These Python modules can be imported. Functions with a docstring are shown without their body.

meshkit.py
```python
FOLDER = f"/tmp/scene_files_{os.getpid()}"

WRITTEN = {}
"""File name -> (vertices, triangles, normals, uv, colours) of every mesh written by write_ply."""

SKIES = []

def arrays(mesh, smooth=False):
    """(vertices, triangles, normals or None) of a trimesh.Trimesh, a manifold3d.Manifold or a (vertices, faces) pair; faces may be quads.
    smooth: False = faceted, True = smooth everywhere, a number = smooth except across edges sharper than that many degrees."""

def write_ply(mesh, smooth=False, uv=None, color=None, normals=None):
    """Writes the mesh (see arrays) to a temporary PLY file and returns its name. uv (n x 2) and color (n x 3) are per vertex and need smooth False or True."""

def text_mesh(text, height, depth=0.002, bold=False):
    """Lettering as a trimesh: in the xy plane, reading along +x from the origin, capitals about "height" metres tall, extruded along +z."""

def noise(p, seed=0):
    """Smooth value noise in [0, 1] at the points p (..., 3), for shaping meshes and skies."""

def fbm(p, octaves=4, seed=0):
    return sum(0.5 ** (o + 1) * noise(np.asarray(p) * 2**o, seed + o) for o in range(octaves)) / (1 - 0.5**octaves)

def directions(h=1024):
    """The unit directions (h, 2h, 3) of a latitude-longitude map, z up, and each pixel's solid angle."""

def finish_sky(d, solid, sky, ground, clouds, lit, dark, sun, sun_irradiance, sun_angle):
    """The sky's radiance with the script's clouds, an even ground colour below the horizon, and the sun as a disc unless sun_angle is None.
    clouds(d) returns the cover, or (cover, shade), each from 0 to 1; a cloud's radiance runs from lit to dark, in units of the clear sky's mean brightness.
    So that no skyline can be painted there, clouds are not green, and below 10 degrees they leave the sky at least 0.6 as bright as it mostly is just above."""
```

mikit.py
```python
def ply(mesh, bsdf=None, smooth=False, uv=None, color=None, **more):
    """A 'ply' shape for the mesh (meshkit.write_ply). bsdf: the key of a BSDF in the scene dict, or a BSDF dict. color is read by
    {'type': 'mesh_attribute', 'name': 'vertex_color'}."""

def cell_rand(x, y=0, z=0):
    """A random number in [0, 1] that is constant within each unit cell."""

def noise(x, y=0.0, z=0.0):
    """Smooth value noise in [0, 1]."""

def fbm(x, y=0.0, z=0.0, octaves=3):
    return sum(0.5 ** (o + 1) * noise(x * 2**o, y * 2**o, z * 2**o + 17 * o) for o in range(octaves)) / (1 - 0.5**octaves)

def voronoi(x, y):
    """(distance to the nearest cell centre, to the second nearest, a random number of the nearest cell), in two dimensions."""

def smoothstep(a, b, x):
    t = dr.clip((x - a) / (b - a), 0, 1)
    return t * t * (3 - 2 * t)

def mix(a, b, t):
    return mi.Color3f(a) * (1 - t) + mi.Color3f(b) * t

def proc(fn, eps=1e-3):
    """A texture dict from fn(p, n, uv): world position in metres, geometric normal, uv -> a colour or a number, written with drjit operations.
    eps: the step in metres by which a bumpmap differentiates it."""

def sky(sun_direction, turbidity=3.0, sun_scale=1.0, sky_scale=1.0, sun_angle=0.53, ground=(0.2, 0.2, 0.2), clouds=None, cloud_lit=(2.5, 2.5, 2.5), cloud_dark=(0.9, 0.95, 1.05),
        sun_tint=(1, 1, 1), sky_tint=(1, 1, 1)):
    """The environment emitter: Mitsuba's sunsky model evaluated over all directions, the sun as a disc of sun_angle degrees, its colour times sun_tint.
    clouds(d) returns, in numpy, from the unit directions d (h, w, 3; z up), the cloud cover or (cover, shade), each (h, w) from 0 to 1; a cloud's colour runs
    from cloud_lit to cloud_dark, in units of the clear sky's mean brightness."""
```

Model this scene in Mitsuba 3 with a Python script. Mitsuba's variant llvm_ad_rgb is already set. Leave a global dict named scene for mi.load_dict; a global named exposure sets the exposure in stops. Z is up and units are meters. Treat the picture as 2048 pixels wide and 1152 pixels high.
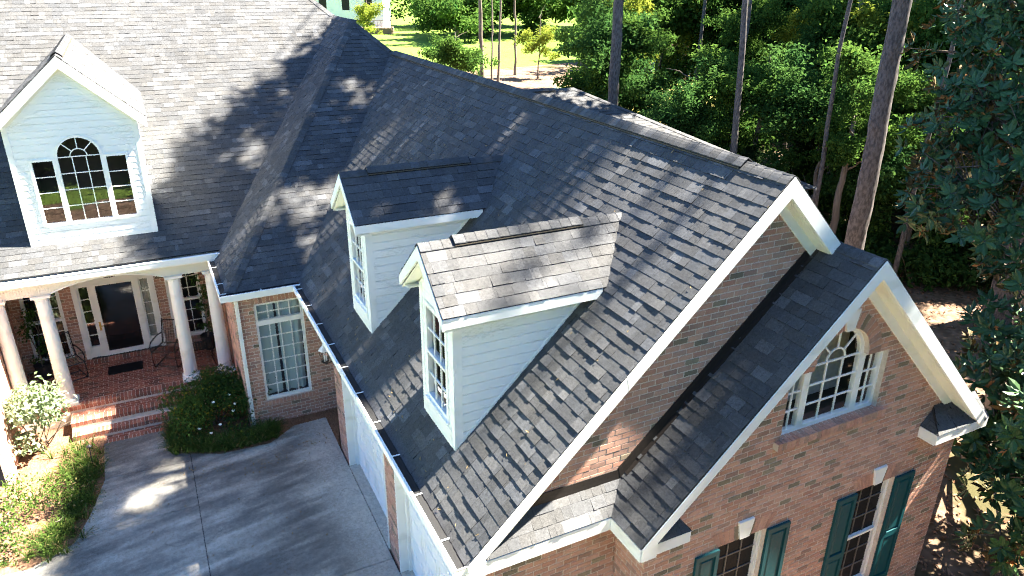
import math, random
import numpy as np
import drjit as dr
import mitsuba as mi
import trimesh
import manifold3d
import shapely
from shapely.geometry import Polygon, LineString, Point, box
from shapely.ops import unary_union
from shapely.prepared import prep
import mikit
import meshkit

# ------------------------------------------------------------------ camera, sky, exposure
scene, labels = {}, {}
T = mi.ScalarTransform4f
CAM = np.array([-2.3268, -5.5539, 8.8447])
YAW, PITCH, ROLL, FOCAL = -26.7312, -23.4257, 0.6109, 1477.367   # degrees; focal length in pixels of a 2048 wide picture


def camera_axes():
    y, p, r = np.radians([YAW, PITCH, ROLL])
    f = np.array([-math.sin(y) * math.cos(p), math.cos(y) * math.cos(p), math.sin(p)])
    rt = np.array([math.cos(y), math.sin(y), 0])
    up = np.cross(rt, f)
    return rt * math.cos(r) + up * math.sin(r), -rt * math.sin(r) + up * math.cos(r), f


_R, _UP, _F = camera_axes()
scene['camera'] = {'type': 'perspective', 'fov': 2 * math.degrees(math.atan(1024 / FOCAL)), 'fov_axis': 'x',
                   'to_world': T().look_at(origin=CAM.tolist(), target=(CAM + _F * 10).tolist(), up=_UP.tolist()),
                   'near_clip': 0.1, 'far_clip': 2000.0}
SUN = (1.0, -0.13, 1.32)
scene['sky'] = mikit.sky(SUN, turbidity=3.0, sky_scale=0.7, sun_scale=2.65, sun_tint=(0.88, 0.98, 1.1), sky_tint=(0.86, 1.0, 1.2), ground=(0.12, 0.14, 0.08))
exposure = 4.0

rng = random.Random(7)
nrg = np.random.default_rng(7)

# ------------------------------------------------------------------ materials (each one scene entry)
Vn = mikit.noise


def rgb(*c):
    return {'type': 'rgb', 'value': list(c)}


def mat(name, color, rough=0.6, spec=0.4, **more):
    b = {'type': 'principled', 'base_color': rgb(*color) if isinstance(color, tuple) else mikit.proc(color), 'roughness': rough, 'specular': spec, **more}
    scene[name] = {'type': 'twosided', 'bsdf': b}
    return name


def f_shingle(p, n, uv):      # uv.x: tone of the tab, uv.y: warm or cool granule blend
    sp = mikit.noise(p.x * 150, p.y * 150, p.z * 150)
    sp2 = mikit.noise(p.x * 45, p.y * 45, p.z * 45)
    wear = mikit.fbm(p.x * 0.9, p.y * 0.9, p.z * 0.9, 3)
    k = (0.048 + 0.052 * uv.x * uv.x) * (0.55 + 0.6 * sp + 0.5 * sp2) * (0.85 + 0.3 * wear)
    k = dr.select(uv.x < -0.5, 0.008, k)                 # the cut butt edge is bare black asphalt
    return mikit.mix((0.93, 0.97, 1.06), (1.0, 0.99, 1.0), uv.y) * k


def f_cap(p, n, uv):
    return f_shingle(p, n, uv)


def f_brick(p, n, uv):        # uv.x picks the clay, uv.y its tone
    g = mikit.noise(p.x * 60, p.y * 60, p.z * 60)
    m = mikit.fbm(p.x * 9, p.y * 9, p.z * 9, 3)
    red = mikit.mix((0.38, 0.195, 0.14), (0.48, 0.285, 0.215), uv.y)
    olive = mikit.mix((0.145, 0.118, 0.085), (0.26, 0.205, 0.145), uv.y)
    brown = mikit.mix((0.27, 0.16, 0.125), (0.36, 0.225, 0.175), uv.y)
    c = dr.select(uv.x < 0.09, olive, dr.select(uv.x < 0.24, brown, red))
    return c * (0.72 + 0.24 * g + 0.34 * m)


def f_paver(p, n, uv):
    g = mikit.noise(p.x * 60, p.y * 60, p.z * 60)
    m = mikit.fbm(p.x * 7, p.y * 7, p.z * 7, 3)
    c = mikit.mix((0.19, 0.065, 0.042), (0.36, 0.15, 0.10), uv.y)
    c = dr.select(uv.x < 0.15, mi.Color3f(0.15, 0.075, 0.055), c)
    return c * (0.65 + 0.3 * g + 0.45 * m)


def f_mortar(p, n, uv):
    g = mikit.fbm(p.x * 30, p.y * 30, p.z * 30, 3)
    return mikit.mix((0.46, 0.39, 0.32), (0.68, 0.6, 0.51), g)


def f_white(p, n, uv):
    d = mikit.fbm(p.x * 3, p.y * 3, p.z * 5, 4)
    s = mikit.noise(p.x * 40, p.y * 40, p.z * 6)
    k = mikit.smoothstep(0.52, 0.8, d) * 0.5 + 0.06 * s
    return mikit.mix((0.78, 0.79, 0.76), (0.6, 0.6, 0.53), k)


def f_siding(p, n, uv):       # vinyl with patches of grey-green mildew speckle
    a = mikit.fbm(p.x * 2.3, p.y * 2.3, p.z * 5.0, 4)
    s = mikit.noise(p.x * 38, p.y * 38, p.z * 60)
    k = mikit.smoothstep(0.5, 0.68, a) * mikit.smoothstep(0.4, 0.75, s)
    return mikit.mix((0.79, 0.8, 0.78), (0.42, 0.43, 0.37), k * 0.3 + 0.05 * s)


def f_concrete(p, n, uv):
    streak = mikit.fbm(p.x * 0.9 + p.y * 0.3, p.y * 5.5 - p.x * 0.9, 0.0, 5)
    blot = mikit.fbm(p.x * 0.9 + 3, p.y * 1.1 + 9, 0.0, 5)
    fine = mikit.fbm(p.x * 26, p.y * 26, 0.0, 3)
    grain = mikit.noise(p.x * 110, p.y * 110)
    k = mikit.smoothstep(0.28, 0.74, 0.45 * streak + 0.55 * blot)
    near = mikit.smoothstep(-1.0, 0.15, p.x + 0.5 * (blot - 0.5))          # cleaner strip by the doors
    k = dr.maximum(k, near * 0.85)
    c = mikit.mix((0.14, 0.135, 0.125), (0.46, 0.435, 0.38), k)
    crack = mikit.fbm(p.x * 0.8 + 2, p.y * 0.8 + 5, 0.0, 4)
    line = 1 - 0.3 * mikit.smoothstep(0.006, 0.0, dr.abs(crack - 0.5)) * mikit.smoothstep(0.5, 0.6, blot)
    wash = mikit.smoothstep(0.35, 0.7, mikit.fbm(p.x * 2.2 + 0.8 * p.y + 40, p.y * 8.0 - p.x * 1.6, 0.0, 4))
    return c * (0.62 + 0.5 * fine + 0.26 * grain) * (1 - 0.22 * wash * (1 - near)) * line


def f_ground(p, n, uv):       # leaf litter, moss and bare clay
    a = mikit.fbm(p.x * 0.35, p.y * 0.35, 0.0, 4)
    b = mikit.noise(p.x * 11, p.y * 11)
    c = mikit.noise(p.x * 3.1 + 7, p.y * 3.1)
    d = mikit.mix((0.05, 0.034, 0.022), (0.21, 0.14, 0.10), b * 0.6 + c * 0.4)
    return mikit.mix(d, (0.05, 0.045, 0.02), mikit.smoothstep(0.6, 0.75, a))


def f_lawn(p, n, uv):
    a = mikit.fbm(p.x * 0.12, p.y * 0.12, 0.0, 4)
    b = mikit.fbm(p.x * 2.1, p.y * 2.1, 0.0, 3)
    return mikit.mix((0.055, 0.105, 0.015), (0.13, 0.19, 0.035), 0.55 * a + 0.45 * b)


def f_mulch(p, n, uv):
    a = mikit.noise(p.x * 60, p.y * 22, p.z * 40)
    b = mikit.fbm(p.x * 6, p.y * 6, 0.0, 3)
    return mikit.mix((0.07, 0.036, 0.022), (0.30, 0.17, 0.105), a * 0.55 + b * 0.45)


def f_bark(p, n, uv):
    a = mikit.fbm(p.x * 32, p.y * 32, p.z * 11, 3)
    b = mikit.noise(p.x * 60, p.y * 60, p.z * 40)
    c = mikit.fbm(p.x * 3, p.y * 3, p.z * 0.8, 2)
    return mikit.mix((0.034, 0.031, 0.03), (0.145, 0.128, 0.12), mikit.smoothstep(0.25, 0.7, a) * 0.6 + 0.2 * b + 0.2 * c)


def f_grey_bark(p, n, uv):
    a = mikit.fbm(p.x * 5, p.y * 5, p.z * 1.4, 4)
    return mikit.mix((0.06, 0.05, 0.042), (0.24, 0.2, 0.165), a)


mat('shingle_bsdf', f_shingle, 0.9, 0.25)
mat('deck_bsdf', (0.03, 0.03, 0.032), 0.95, 0.2)
mat('brick_bsdf', f_brick, 0.85, 0.3)
mat('paver_bsdf', f_paver, 0.75, 0.35)
mat('mortar_bsdf', f_mortar, 0.95, 0.2)
mat('white_bsdf', f_white, 0.45, 0.45)
mat('siding_bsdf', f_siding, 0.5, 0.4)
mat('soffit_bsdf', (0.72, 0.71, 0.62), 0.55, 0.4)
mat('door_white_bsdf', (0.74, 0.75, 0.74), 0.4, 0.5)
mat('concrete_bsdf', f_concrete, 0.85, 0.3)
mat('ground_bsdf', f_ground, 0.95, 0.1)
mat('lawn_bsdf', f_lawn, 0.95, 0.1)
mat('mulch_bsdf', f_mulch, 0.95, 0.1)
mat('bark_bsdf', f_bark, 0.9, 0.2)
mat('grey_bark_bsdf', f_grey_bark, 0.9, 0.2)
mat('flashing_bsdf', (0.018, 0.014, 0.012), 0.5, 0.4)
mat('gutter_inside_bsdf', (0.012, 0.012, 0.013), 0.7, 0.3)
mat('vent_bsdf', (0.012, 0.012, 0.013), 0.7, 0.3)
mat('vent_filter_bsdf', (0.10, 0.085, 0.065), 0.9, 0.1)
mat('shutter_bsdf', (0.003, 0.058, 0.07), 0.5, 0.25)
mat('screen_bar_bsdf', (0.12, 0.11, 0.1), 0.5, 0.4)
mat('black_metal_bsdf', (0.012, 0.012, 0.013), 0.4, 0.5)
mat('brass_bsdf', (0.55, 0.36, 0.1), 0.3, 0.5, metallic=1.0)
mat('mat_bsdf', (0.012, 0.012, 0.014), 0.95, 0.1)
mat('curtain_bsdf', (0.33, 0.44, 0.44), 0.8, 0.2)
mat('sheer_bsdf', (0.3, 0.3, 0.25), 0.9, 0.2)
mat('dark_room_bsdf', (0.03, 0.028, 0.026), 0.9, 0.1)
mat('pot_bsdf', (0.03, 0.03, 0.032), 0.6, 0.4)
mat('ceiling_bsdf', (0.6, 0.58, 0.52), 0.7, 0.3)
mat('neighbour_bsdf', (0.72, 0.74, 0.72), 0.7, 0.3)
mat('neighbour_roof_bsdf', (0.06, 0.06, 0.065), 0.9, 0.2)
mat('wood_bsdf', (0.16, 0.11, 0.075), 0.9, 0.2)
mat('tan_bsdf', (0.5, 0.42, 0.34), 0.9, 0.2)
mat('debris_bsdf', (0.25, 0.17, 0.08), 0.9, 0.2)
scene['glass_bsdf'] = {'type': 'thindielectric', 'int_ior': 1.5}
mat('screen_bsdf', (0.011, 0.012, 0.014), 0.6, 0.1)
scene['water_bsdf'] = {'type': 'principled', 'base_color': rgb(0.33, 0.28, 0.09), 'roughness': 0.12, 'specular': 0.15}

# ------------------------------------------------------------------ helpers
COUNT = {}


def numbered(base):
    n = COUNT.get(base, 0)
    COUNT[base] = n + 1
    return base if n == 0 else f'{base}_{n:03d}'


def tag(key, label=None, category=None, group=None, kind=None):
    d = labels.setdefault(key, {})
    for k, v in (('label', label), ('category', category), ('group', group), ('kind', kind)):
        if v:
            d[k] = v
    return key


def thing(name, label, category, group=None):
    return tag(numbered(name), label, category, group)


def obj(name, mesh, bsdf, parent=None, smooth=False, uv=None, **shape):
    key = numbered(f'{parent}__{name}' if parent else name)
    scene[key] = mikit.ply(mesh, bsdf, smooth=smooth, uv=uv, **shape)
    return key


def struct(name, mesh, bsdf, **k):
    key = obj(name, mesh, bsdf, **k)
    tag(key, kind='structure')
    return key


class MB:
    """collects vertices, triangles and a uv per vertex"""

    def __init__(s):
        s.v, s.f, s.t, s.n = [], [], [], 0

    def add(s, v, f, uv=(0.5, 0.5)):
        v = np.asarray(v, float)
        f = np.asarray(f, int)
        if f.shape[1] == 4:
            f = np.vstack([f[:, [0, 1, 2]], f[:, [0, 2, 3]]])
        s.v.append(v)
        s.f.append(f + s.n)
        s.t.append(np.broadcast_to(uv, (len(v), 2)))
        s.n += len(v)
        return s

    def merge(s, vf, uv=(0.5, 0.5)):
        return s.add(vf[0], vf[1], uv)

    @property
    def mesh(s):
        return np.vstack(s.v), np.vstack(s.f)

    @property
    def uv(s):
        return np.vstack(s.t)

    def build(s, name, bsdf, parent=None, **k):
        return obj(name, s.mesh, bsdf, parent, uv=s.uv, **k) if s.n else None


def unit(a):
    a = np.asarray(a, float)
    return a / np.linalg.norm(a)


class Frame:
    def __init__(s, o, u, v, n=None):
        s.o, s.u, s.v = np.asarray(o, float), unit(u), unit(v)
        s.n = unit(np.cross(s.u, s.v)) if n is None else unit(n)
        s.flip = np.dot(np.cross(s.u, s.v), s.n) < 0

    def to(s, uvh):
        uvh = np.asarray(uvh, float)
        return s.o + uvh[:, :1] * s.u + uvh[:, 1:2] * s.v + uvh[:, 2:3] * s.n

    def of(s, p):
        d = np.asarray(p, float) - s.o
        return np.stack([d @ s.u, d @ s.v], -1)

    def shifted(s, h):
        return Frame(s.o + h * s.n, s.u, s.v, s.n)


def polys(g):
    if g.is_empty:
        return []
    if g.geom_type == 'Polygon':
        return [g] if g.area > 1e-7 else []
    return [p for x in getattr(g, 'geoms', []) for p in polys(x)]


def slab(poly, fr, top, bottom=0.0, back=True):
    """a polygon of the frame's plane, given thickness; top is a height or a function of (u, v)"""
    poly = shapely.geometry.polygon.orient(poly)
    rings = [np.array(r.coords)[:-1] for r in [poly.exterior, *poly.interiors]]
    pts = np.vstack(rings)
    if len(rings) == 1 and len(pts) == 4 and poly.convex_hull.area - poly.area < 1e-9:
        tri = np.array([[0, 1, 2], [0, 2, 3]])
    else:
        tri = np.asarray(manifold3d.triangulate([r for r in rings]), int)
    ht = top(pts[:, 0], pts[:, 1]) if callable(top) else np.full(len(pts), float(top))
    hb = bottom(pts[:, 0], pts[:, 1]) if callable(bottom) else np.full(len(pts), float(bottom))
    V, F, n = [np.column_stack([pts, ht])], [tri], len(pts)
    if back:
        V.append(np.column_stack([pts, hb]))
        F.append(tri[:, ::-1] + n)
        n += len(pts)
    k = 0
    for r in rings:
        m = len(r)
        i = np.arange(m)
        j = (i + 1) % m
        a, b = np.column_stack([r, ht[k:k + m]]), np.column_stack([r, hb[k:k + m]])
        V.append(np.stack([b[i], b[j], a[j], a[i]], 1).reshape(-1, 3))
        q = n + 4 * np.arange(m)[:, None]
        F += [q + np.array([[0, 1, 2]]), q + np.array([[0, 2, 3]])]
        n += 4 * m
        k += m
    v, f = fr.to(np.vstack(V)), np.vstack(F)
    return v, (f[:, ::-1] if fr.flip else f)


def bx(x0, x1, y0, y1, z0, z1):
    v = np.array([[x, y, z] for x in (x0, x1) for y in (y0, y1) for z in (z0, z1)], float)
    f = np.array([[0, 1, 3], [0, 3, 2], [4, 6, 7], [4, 7, 5], [0, 4, 5], [0, 5, 1], [2, 3, 7], [2, 7, 6], [0, 2, 6], [0, 6, 4], [1, 5, 7], [1, 7, 3]])
    v2 = v[f].reshape(-1, 3)
    return v2, np.arange(36).reshape(-1, 3)


def tube(points, radii, sides=8, cap=True):
    p = np.asarray(points, float)
    r = np.broadcast_to(radii, (len(p),))
    t = np.gradient(p, axis=0)
    t /= np.linalg.norm(t, axis=1, keepdims=True) + 1e-12
    ref = np.array([0, 0, 1.0]) if abs(t[:, 2]).mean() < 0.8 else np.array([1.0, 0, 0])
    a = np.cross(t, ref)
    a /= np.linalg.norm(a, axis=1, keepdims=True) + 1e-12
    b = np.cross(t, a)
    g = np.arange(sides) * 2 * np.pi / sides
    v = (p[:, None] + r[:, None, None] * (np.cos(g)[None, :, None] * a[:, None] + np.sin(g)[None, :, None] * b[:, None])).reshape(-1, 3)
    i, j = np.meshgrid(np.arange(len(p) - 1), np.arange(sides), indexing='ij')
    q = np.stack([i * sides + j, i * sides + (j + 1) % sides, (i + 1) * sides + (j + 1) % sides, (i + 1) * sides + j], -1).reshape(-1, 4)
    f = np.vstack([q[:, [0, 1, 2]], q[:, [0, 2, 3]]])
    if cap:
        n = len(v)
        v = np.vstack([v, p[:1], p[-1:]])
        k = np.arange(sides)
        f = np.vstack([f, np.stack([k * 0 + n, (k + 1) % sides, k], 1), np.stack([k * 0 + n + 1, n - sides + k, n - sides + (k + 1) % sides], 1)])
    return v, f


def lathe(profile, sides=28, at=(0, 0, 0)):
    pr = np.asarray(profile, float)
    g = np.arange(sides) * 2 * np.pi / sides
    v = np.stack([pr[:, None, 0] * np.cos(g), pr[:, None, 0] * np.sin(g), np.broadcast_to(pr[:, None, 1], (len(pr), sides))], -1).reshape(-1, 3) + np.asarray(at, float)
    i, j = np.meshgrid(np.arange(len(pr) - 1), np.arange(sides), indexing='ij')
    q = np.stack([i * sides + j, i * sides + (j + 1) % sides, (i + 1) * sides + (j + 1) % sides, (i + 1) * sides + j], -1).reshape(-1, 4)
    return v, np.vstack([q[:, [0, 1, 2]], q[:, [0, 2, 3]]])


def join(parts):
    m = MB()
    for p in parts:
        m.add(*p)
    return m.mesh


PIECES = {}     # piece kind -> list of (distance, holder, vertices, faces, uv, bsdf)


def piece(kind, holder, vf, uv, bsdf):
    v = vf[0]
    c = v.mean(0) - CAM
    z = c @ _F
    seen = z > 0 and abs((c @ _R) / z) < 0.66 and abs((c @ _UP) / z) < 0.36
    PIECES.setdefault(kind, []).append((np.linalg.norm(c) + (0 if seen else 1000), holder, vf, uv, bsdf))


def build_pieces(kind, field, most=300):
    """the nearest ones one entry each; the rest one stuff part per holder"""
    ps = sorted(PIECES.get(kind, []), key=lambda x: x[0])
    rest = {}
    for k, (d, holder, vf, uv, bsdf) in enumerate(ps):
        if k < most and d < 900:
            obj(kind, vf, bsdf, holder, uv=np.broadcast_to(uv, (len(vf[0]), 2)))
        else:
            rest.setdefault((holder, bsdf), MB()).add(*vf, uv)
    for (holder, bsdf), m in rest.items():
        tag(m.build(field, bsdf, holder), kind='stuff')


# ------------------------------------------------------------------ the ground in sheets
GZ = -0.30                       # level of the drive
EAVE = 3.05
ground = join([slab(Polygon([(-400, -300), (500, -300), (500, 600), (-400, 600)]), Frame((0, 0, -0.40), (1, 0, 0), (0, 1, 0)), 0.0, -0.2)])
struct('ground', ground, 'ground_bsdf')
FLAT = Frame((0, 0, 0), (1, 0, 0), (0, 1, 0))


def sheet(poly, z, name, bsdf, thick=0.15):
    return struct(name, slab(poly, FLAT.shifted(z), 0.0, -thick), bsdf)


lawn_far = Polygon([(-60, 66), (24, 62), (44, 66), (66, 80), (120, 130), (200, 260), (150, 500), (-80, 500), (-120, 200)])
sheet(lawn_far, -0.39, 'lawn', 'lawn_bsdf', 0.1)
sheet(Polygon([(-60, -120), (120, -120), (120, -16), (60, -14), (9, -26), (0.4, -7), (-9, -6), (-9.1, 6), (-14, 30), (-60, 30)]), -0.39, 'front_lawn', 'lawn_bsdf', 0.1)
pond = Polygon([(4, 24), (12, 23), (20, 29), (30, 33), (44, 43), (62, 58), (66, 68), (52, 63), (36, 52), (24, 46), (12, 38), (5, 31)]).buffer(1.5)
sheet(pond, -0.385, 'pond', 'water_bsdf', 0.1)
sheet(pond.buffer(2.2).difference(pond.buffer(-0.2)), -0.375, 'bank', 'ground_bsdf', 0.12)

# drive: cast slabs with open joints
drive = Polygon([(0.24, 8.62), (-0.45, 8.60), (-1.03, 8.16), (-2.0, 8.22), (-2.80, 8.62), (-3.0, 9.62), (-4.12, 9.62), (-4.10, 8.3), (-4.33, 7.3),
                 (-4.56, 6.62), (-5.19, 6.27), (-5.62, 6.3), (-9, 6.0), (-9, -2.5), (0.24, -4)])
g = 0.006
cuts = [LineString([(-2.55, -20), (-2.55, 8.72)]), LineString([(-2.55, 6.75), (-12, 6.85)]), LineString([(-12, 3.9), (0.3, 3.9)]), LineString([(-12, 0.6), (0.3, 0.6)]),
        LineString([(-2.55, 8.23), (-4.3, 8.36)])]
tag('driveway', kind='structure')
for s_ in polys(drive.difference(unary_union([c.buffer(g) for c in cuts]))):
    s_ = s_.simplify(0.003)
    key = obj('slab', slab(s_, FLAT.shifted(GZ), 0.0, -0.12), 'concrete_bsdf', 'driveway')
for a, b in ((4.13, 6.73), (0.95, 3.57)):
    obj('slab', slab(box(0.252, a, 0.62, b), FLAT.shifted(GZ), 0.002, -0.12), 'concrete_bsdf', 'driveway')
struct('joint_bed', slab(drive.buffer(0.02), FLAT.shifted(GZ - 0.02), 0.0, -0.1), 'deck_bsdf')
beds = [Polygon([(-4.12, 9.62), (-4.10, 8.3), (-4.33, 7.3), (-4.56, 6.62), (-5.19, 6.27), (-5.62, 6.3), (-9, 6.0), (-9, 10.8), (-4.12, 10.8)]),
        Polygon([(0.6, 8.95), (0.24, 7.42), (0.24, 8.62), (-0.45, 8.60), (-1.03, 8.16), (-2.0, 8.22), (-2.80, 8.62), (-3.0, 9.62), (-3.0, 10.8), (-1.2, 10.8), (-1.2, 8.95)])]
for b_ in beds:
    fr = FLAT.shifted(GZ)
    m = MB()
    n_ = 0
    x0, y0, x1, y1 = b_.bounds
    step = 0.14
    for ix in range(int((x1 - x0) / step) + 1):
        for iy in range(int((y1 - y0) / step) + 1):
            c = box(x0 + ix * step, y0 + iy * step, x0 + (ix + 1) * step, y0 + (iy + 1) * step).intersection(b_)
            for c_ in polys(c):
                def hh(u, v):
                    return -0.03 + 0.05 * meshkit.fbm(np.stack([u * 3, v * 3, u * 0], -1), 3, 5)
                m.add(*slab(c_, fr, hh, -0.2, back=False))
    struct('mulch_bed', m.mesh, 'mulch_bsdf')

# ------------------------------------------------------------------ the house
HOUSE = thing('brick_house', 'large red brick house with charcoal shingle roofs, white dormers and an attached garage wing', 'house')


def part(name):
    return numbered(f'{HOUSE}__{name}')


PG, XR, YFE, PF, XSE, PS, YME, ZEM, PM, PR = 0.9829, 3.8479, 8.5467, 0.7169, -1.3681, 1.0074, 10.6898, 3.1755, 0.736, 0.985
YB, XBL, PB, XB, PBR, YP, YW, ZPT = -0.6151, 1.7644, 0.955, 4.7844, 0.972, -0.0344, 0.2447, 3.3248
YBW = -0.329
ZR = EAVE + PG * XR
YJ = YFE + (ZR - EAVE) / PF                                  # where the garage ridge meets the corner room's roof
XA = (ZR + PR * XR - EAVE + PS * XSE) / (PS + PR)
ZA = EAVE + PS * (XA - XSE)
YAF, YAM = YFE + (ZA - EAVE) / PF, YME + (ZA - ZEM) / PM
YM0 = YME + (EAVE - ZEM) / PM
ZB = EAVE + PB * (XB - XBL)
ZTOP = 9.6
YTOP, XTOP = YME + (ZTOP - ZEM) / PM, XA - (ZTOP - ZA) / PR
EXPO = 0.143
TAB = [(0.07, 1), (0.12, 3), (0.17, 4), (0.24, 5), (0.31, 3)]


def tone():
    r = rng.random()
    return (rng.uniform(0.6, 0.95) if r < 0.13 else rng.uniform(0.0, 0.25) if r < 0.34 else rng.uniform(0.22, 0.62), rng.random())


def roof_frame(o, u, d, p):
    d = unit(d)
    return Frame(o, u, unit(np.array([d[0], d[1], p])), n=unit(np.array([-d[0] * p, -d[1] * p, 1.0])))


def to_poly(fr, pts):
    return Polygon(fr.of(np.array(pts, float))).buffer(0)


def shingle_roof(name, fr, poly, bsdf='shingle_bsdf', expo=EXPO, thick=(0.0046, 0.010), deck=0.03, start=-0.012, one=None):
    """laid shingles: each course is a row of tabs, each tab a few blocks of different thickness so that its butt edge is stepped"""
    holder = part(name)
    tag(holder)
    obj('deck', slab(poly, fr.shifted(-0.004), 0.0, -deck), 'deck_bsdf', holder)
    lay_shingles(holder, fr, poly, bsdf, expo, thick, start)
    return holder


def lay_shingles(holder, fr, poly, bsdf='shingle_bsdf', expo=EXPO, thick=(0.0046, 0.010), start=-0.012):
    pp = prep(poly)
    u0, v0, u1, v1 = poly.bounds
    k = 0
    v = v0 + start
    while v < v1:
        x = u0 - rng.random() * 0.3
        while x < u1:
            w = rng.choices([t[0] for t in TAB], [t[1] for t in TAB])[0] * rng.uniform(0.85, 1.15)
            uv = tone()
            L = expo + 0.016
            m, a = MB(), x
            base = rng.choice((thick[0], thick[0], thick[1])) * rng.uniform(0.9, 1.1)
            while a < x + w - 1e-6:
                b = min(x + w, a + rng.choice((0.035, 0.05, 0.08, 0.13, 0.2)))
                if x + w - b < 0.02:
                    b = x + w
                t = base + rng.choice((0.0, 0.0, 0.002, 0.0045))
                vb = v + rng.uniform(-0.003, 0.003)
                r = box(a, vb, b - (0.0015 if b >= x + w else 0), v + L)
                a = b
                if pp.contains(r):
                    gs = [r]
                elif pp.intersects(r):
                    gs = polys(r.intersection(poly))
                else:
                    continue
                for g_ in gs:
                    vf = slab(g_, fr, lambda uu, vv, t=t, vb=vb: 0.0008 + t * np.clip(1 - (vv - vb) / L, 0, 1), -0.003, back=False)
                    nt = len(vf[0]) // 5                       # a fifth of the points are the top face, the rest the cut edges
                    m.add(*vf, np.vstack([np.broadcast_to(uv, (nt, 2)), np.broadcast_to((-1.0, .5), (4 * nt, 2))]))
            if m.n:
                piece('shingle', holder, m.mesh, m.uv, bsdf)
            x += w
        v += expo
        k += 1


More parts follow.
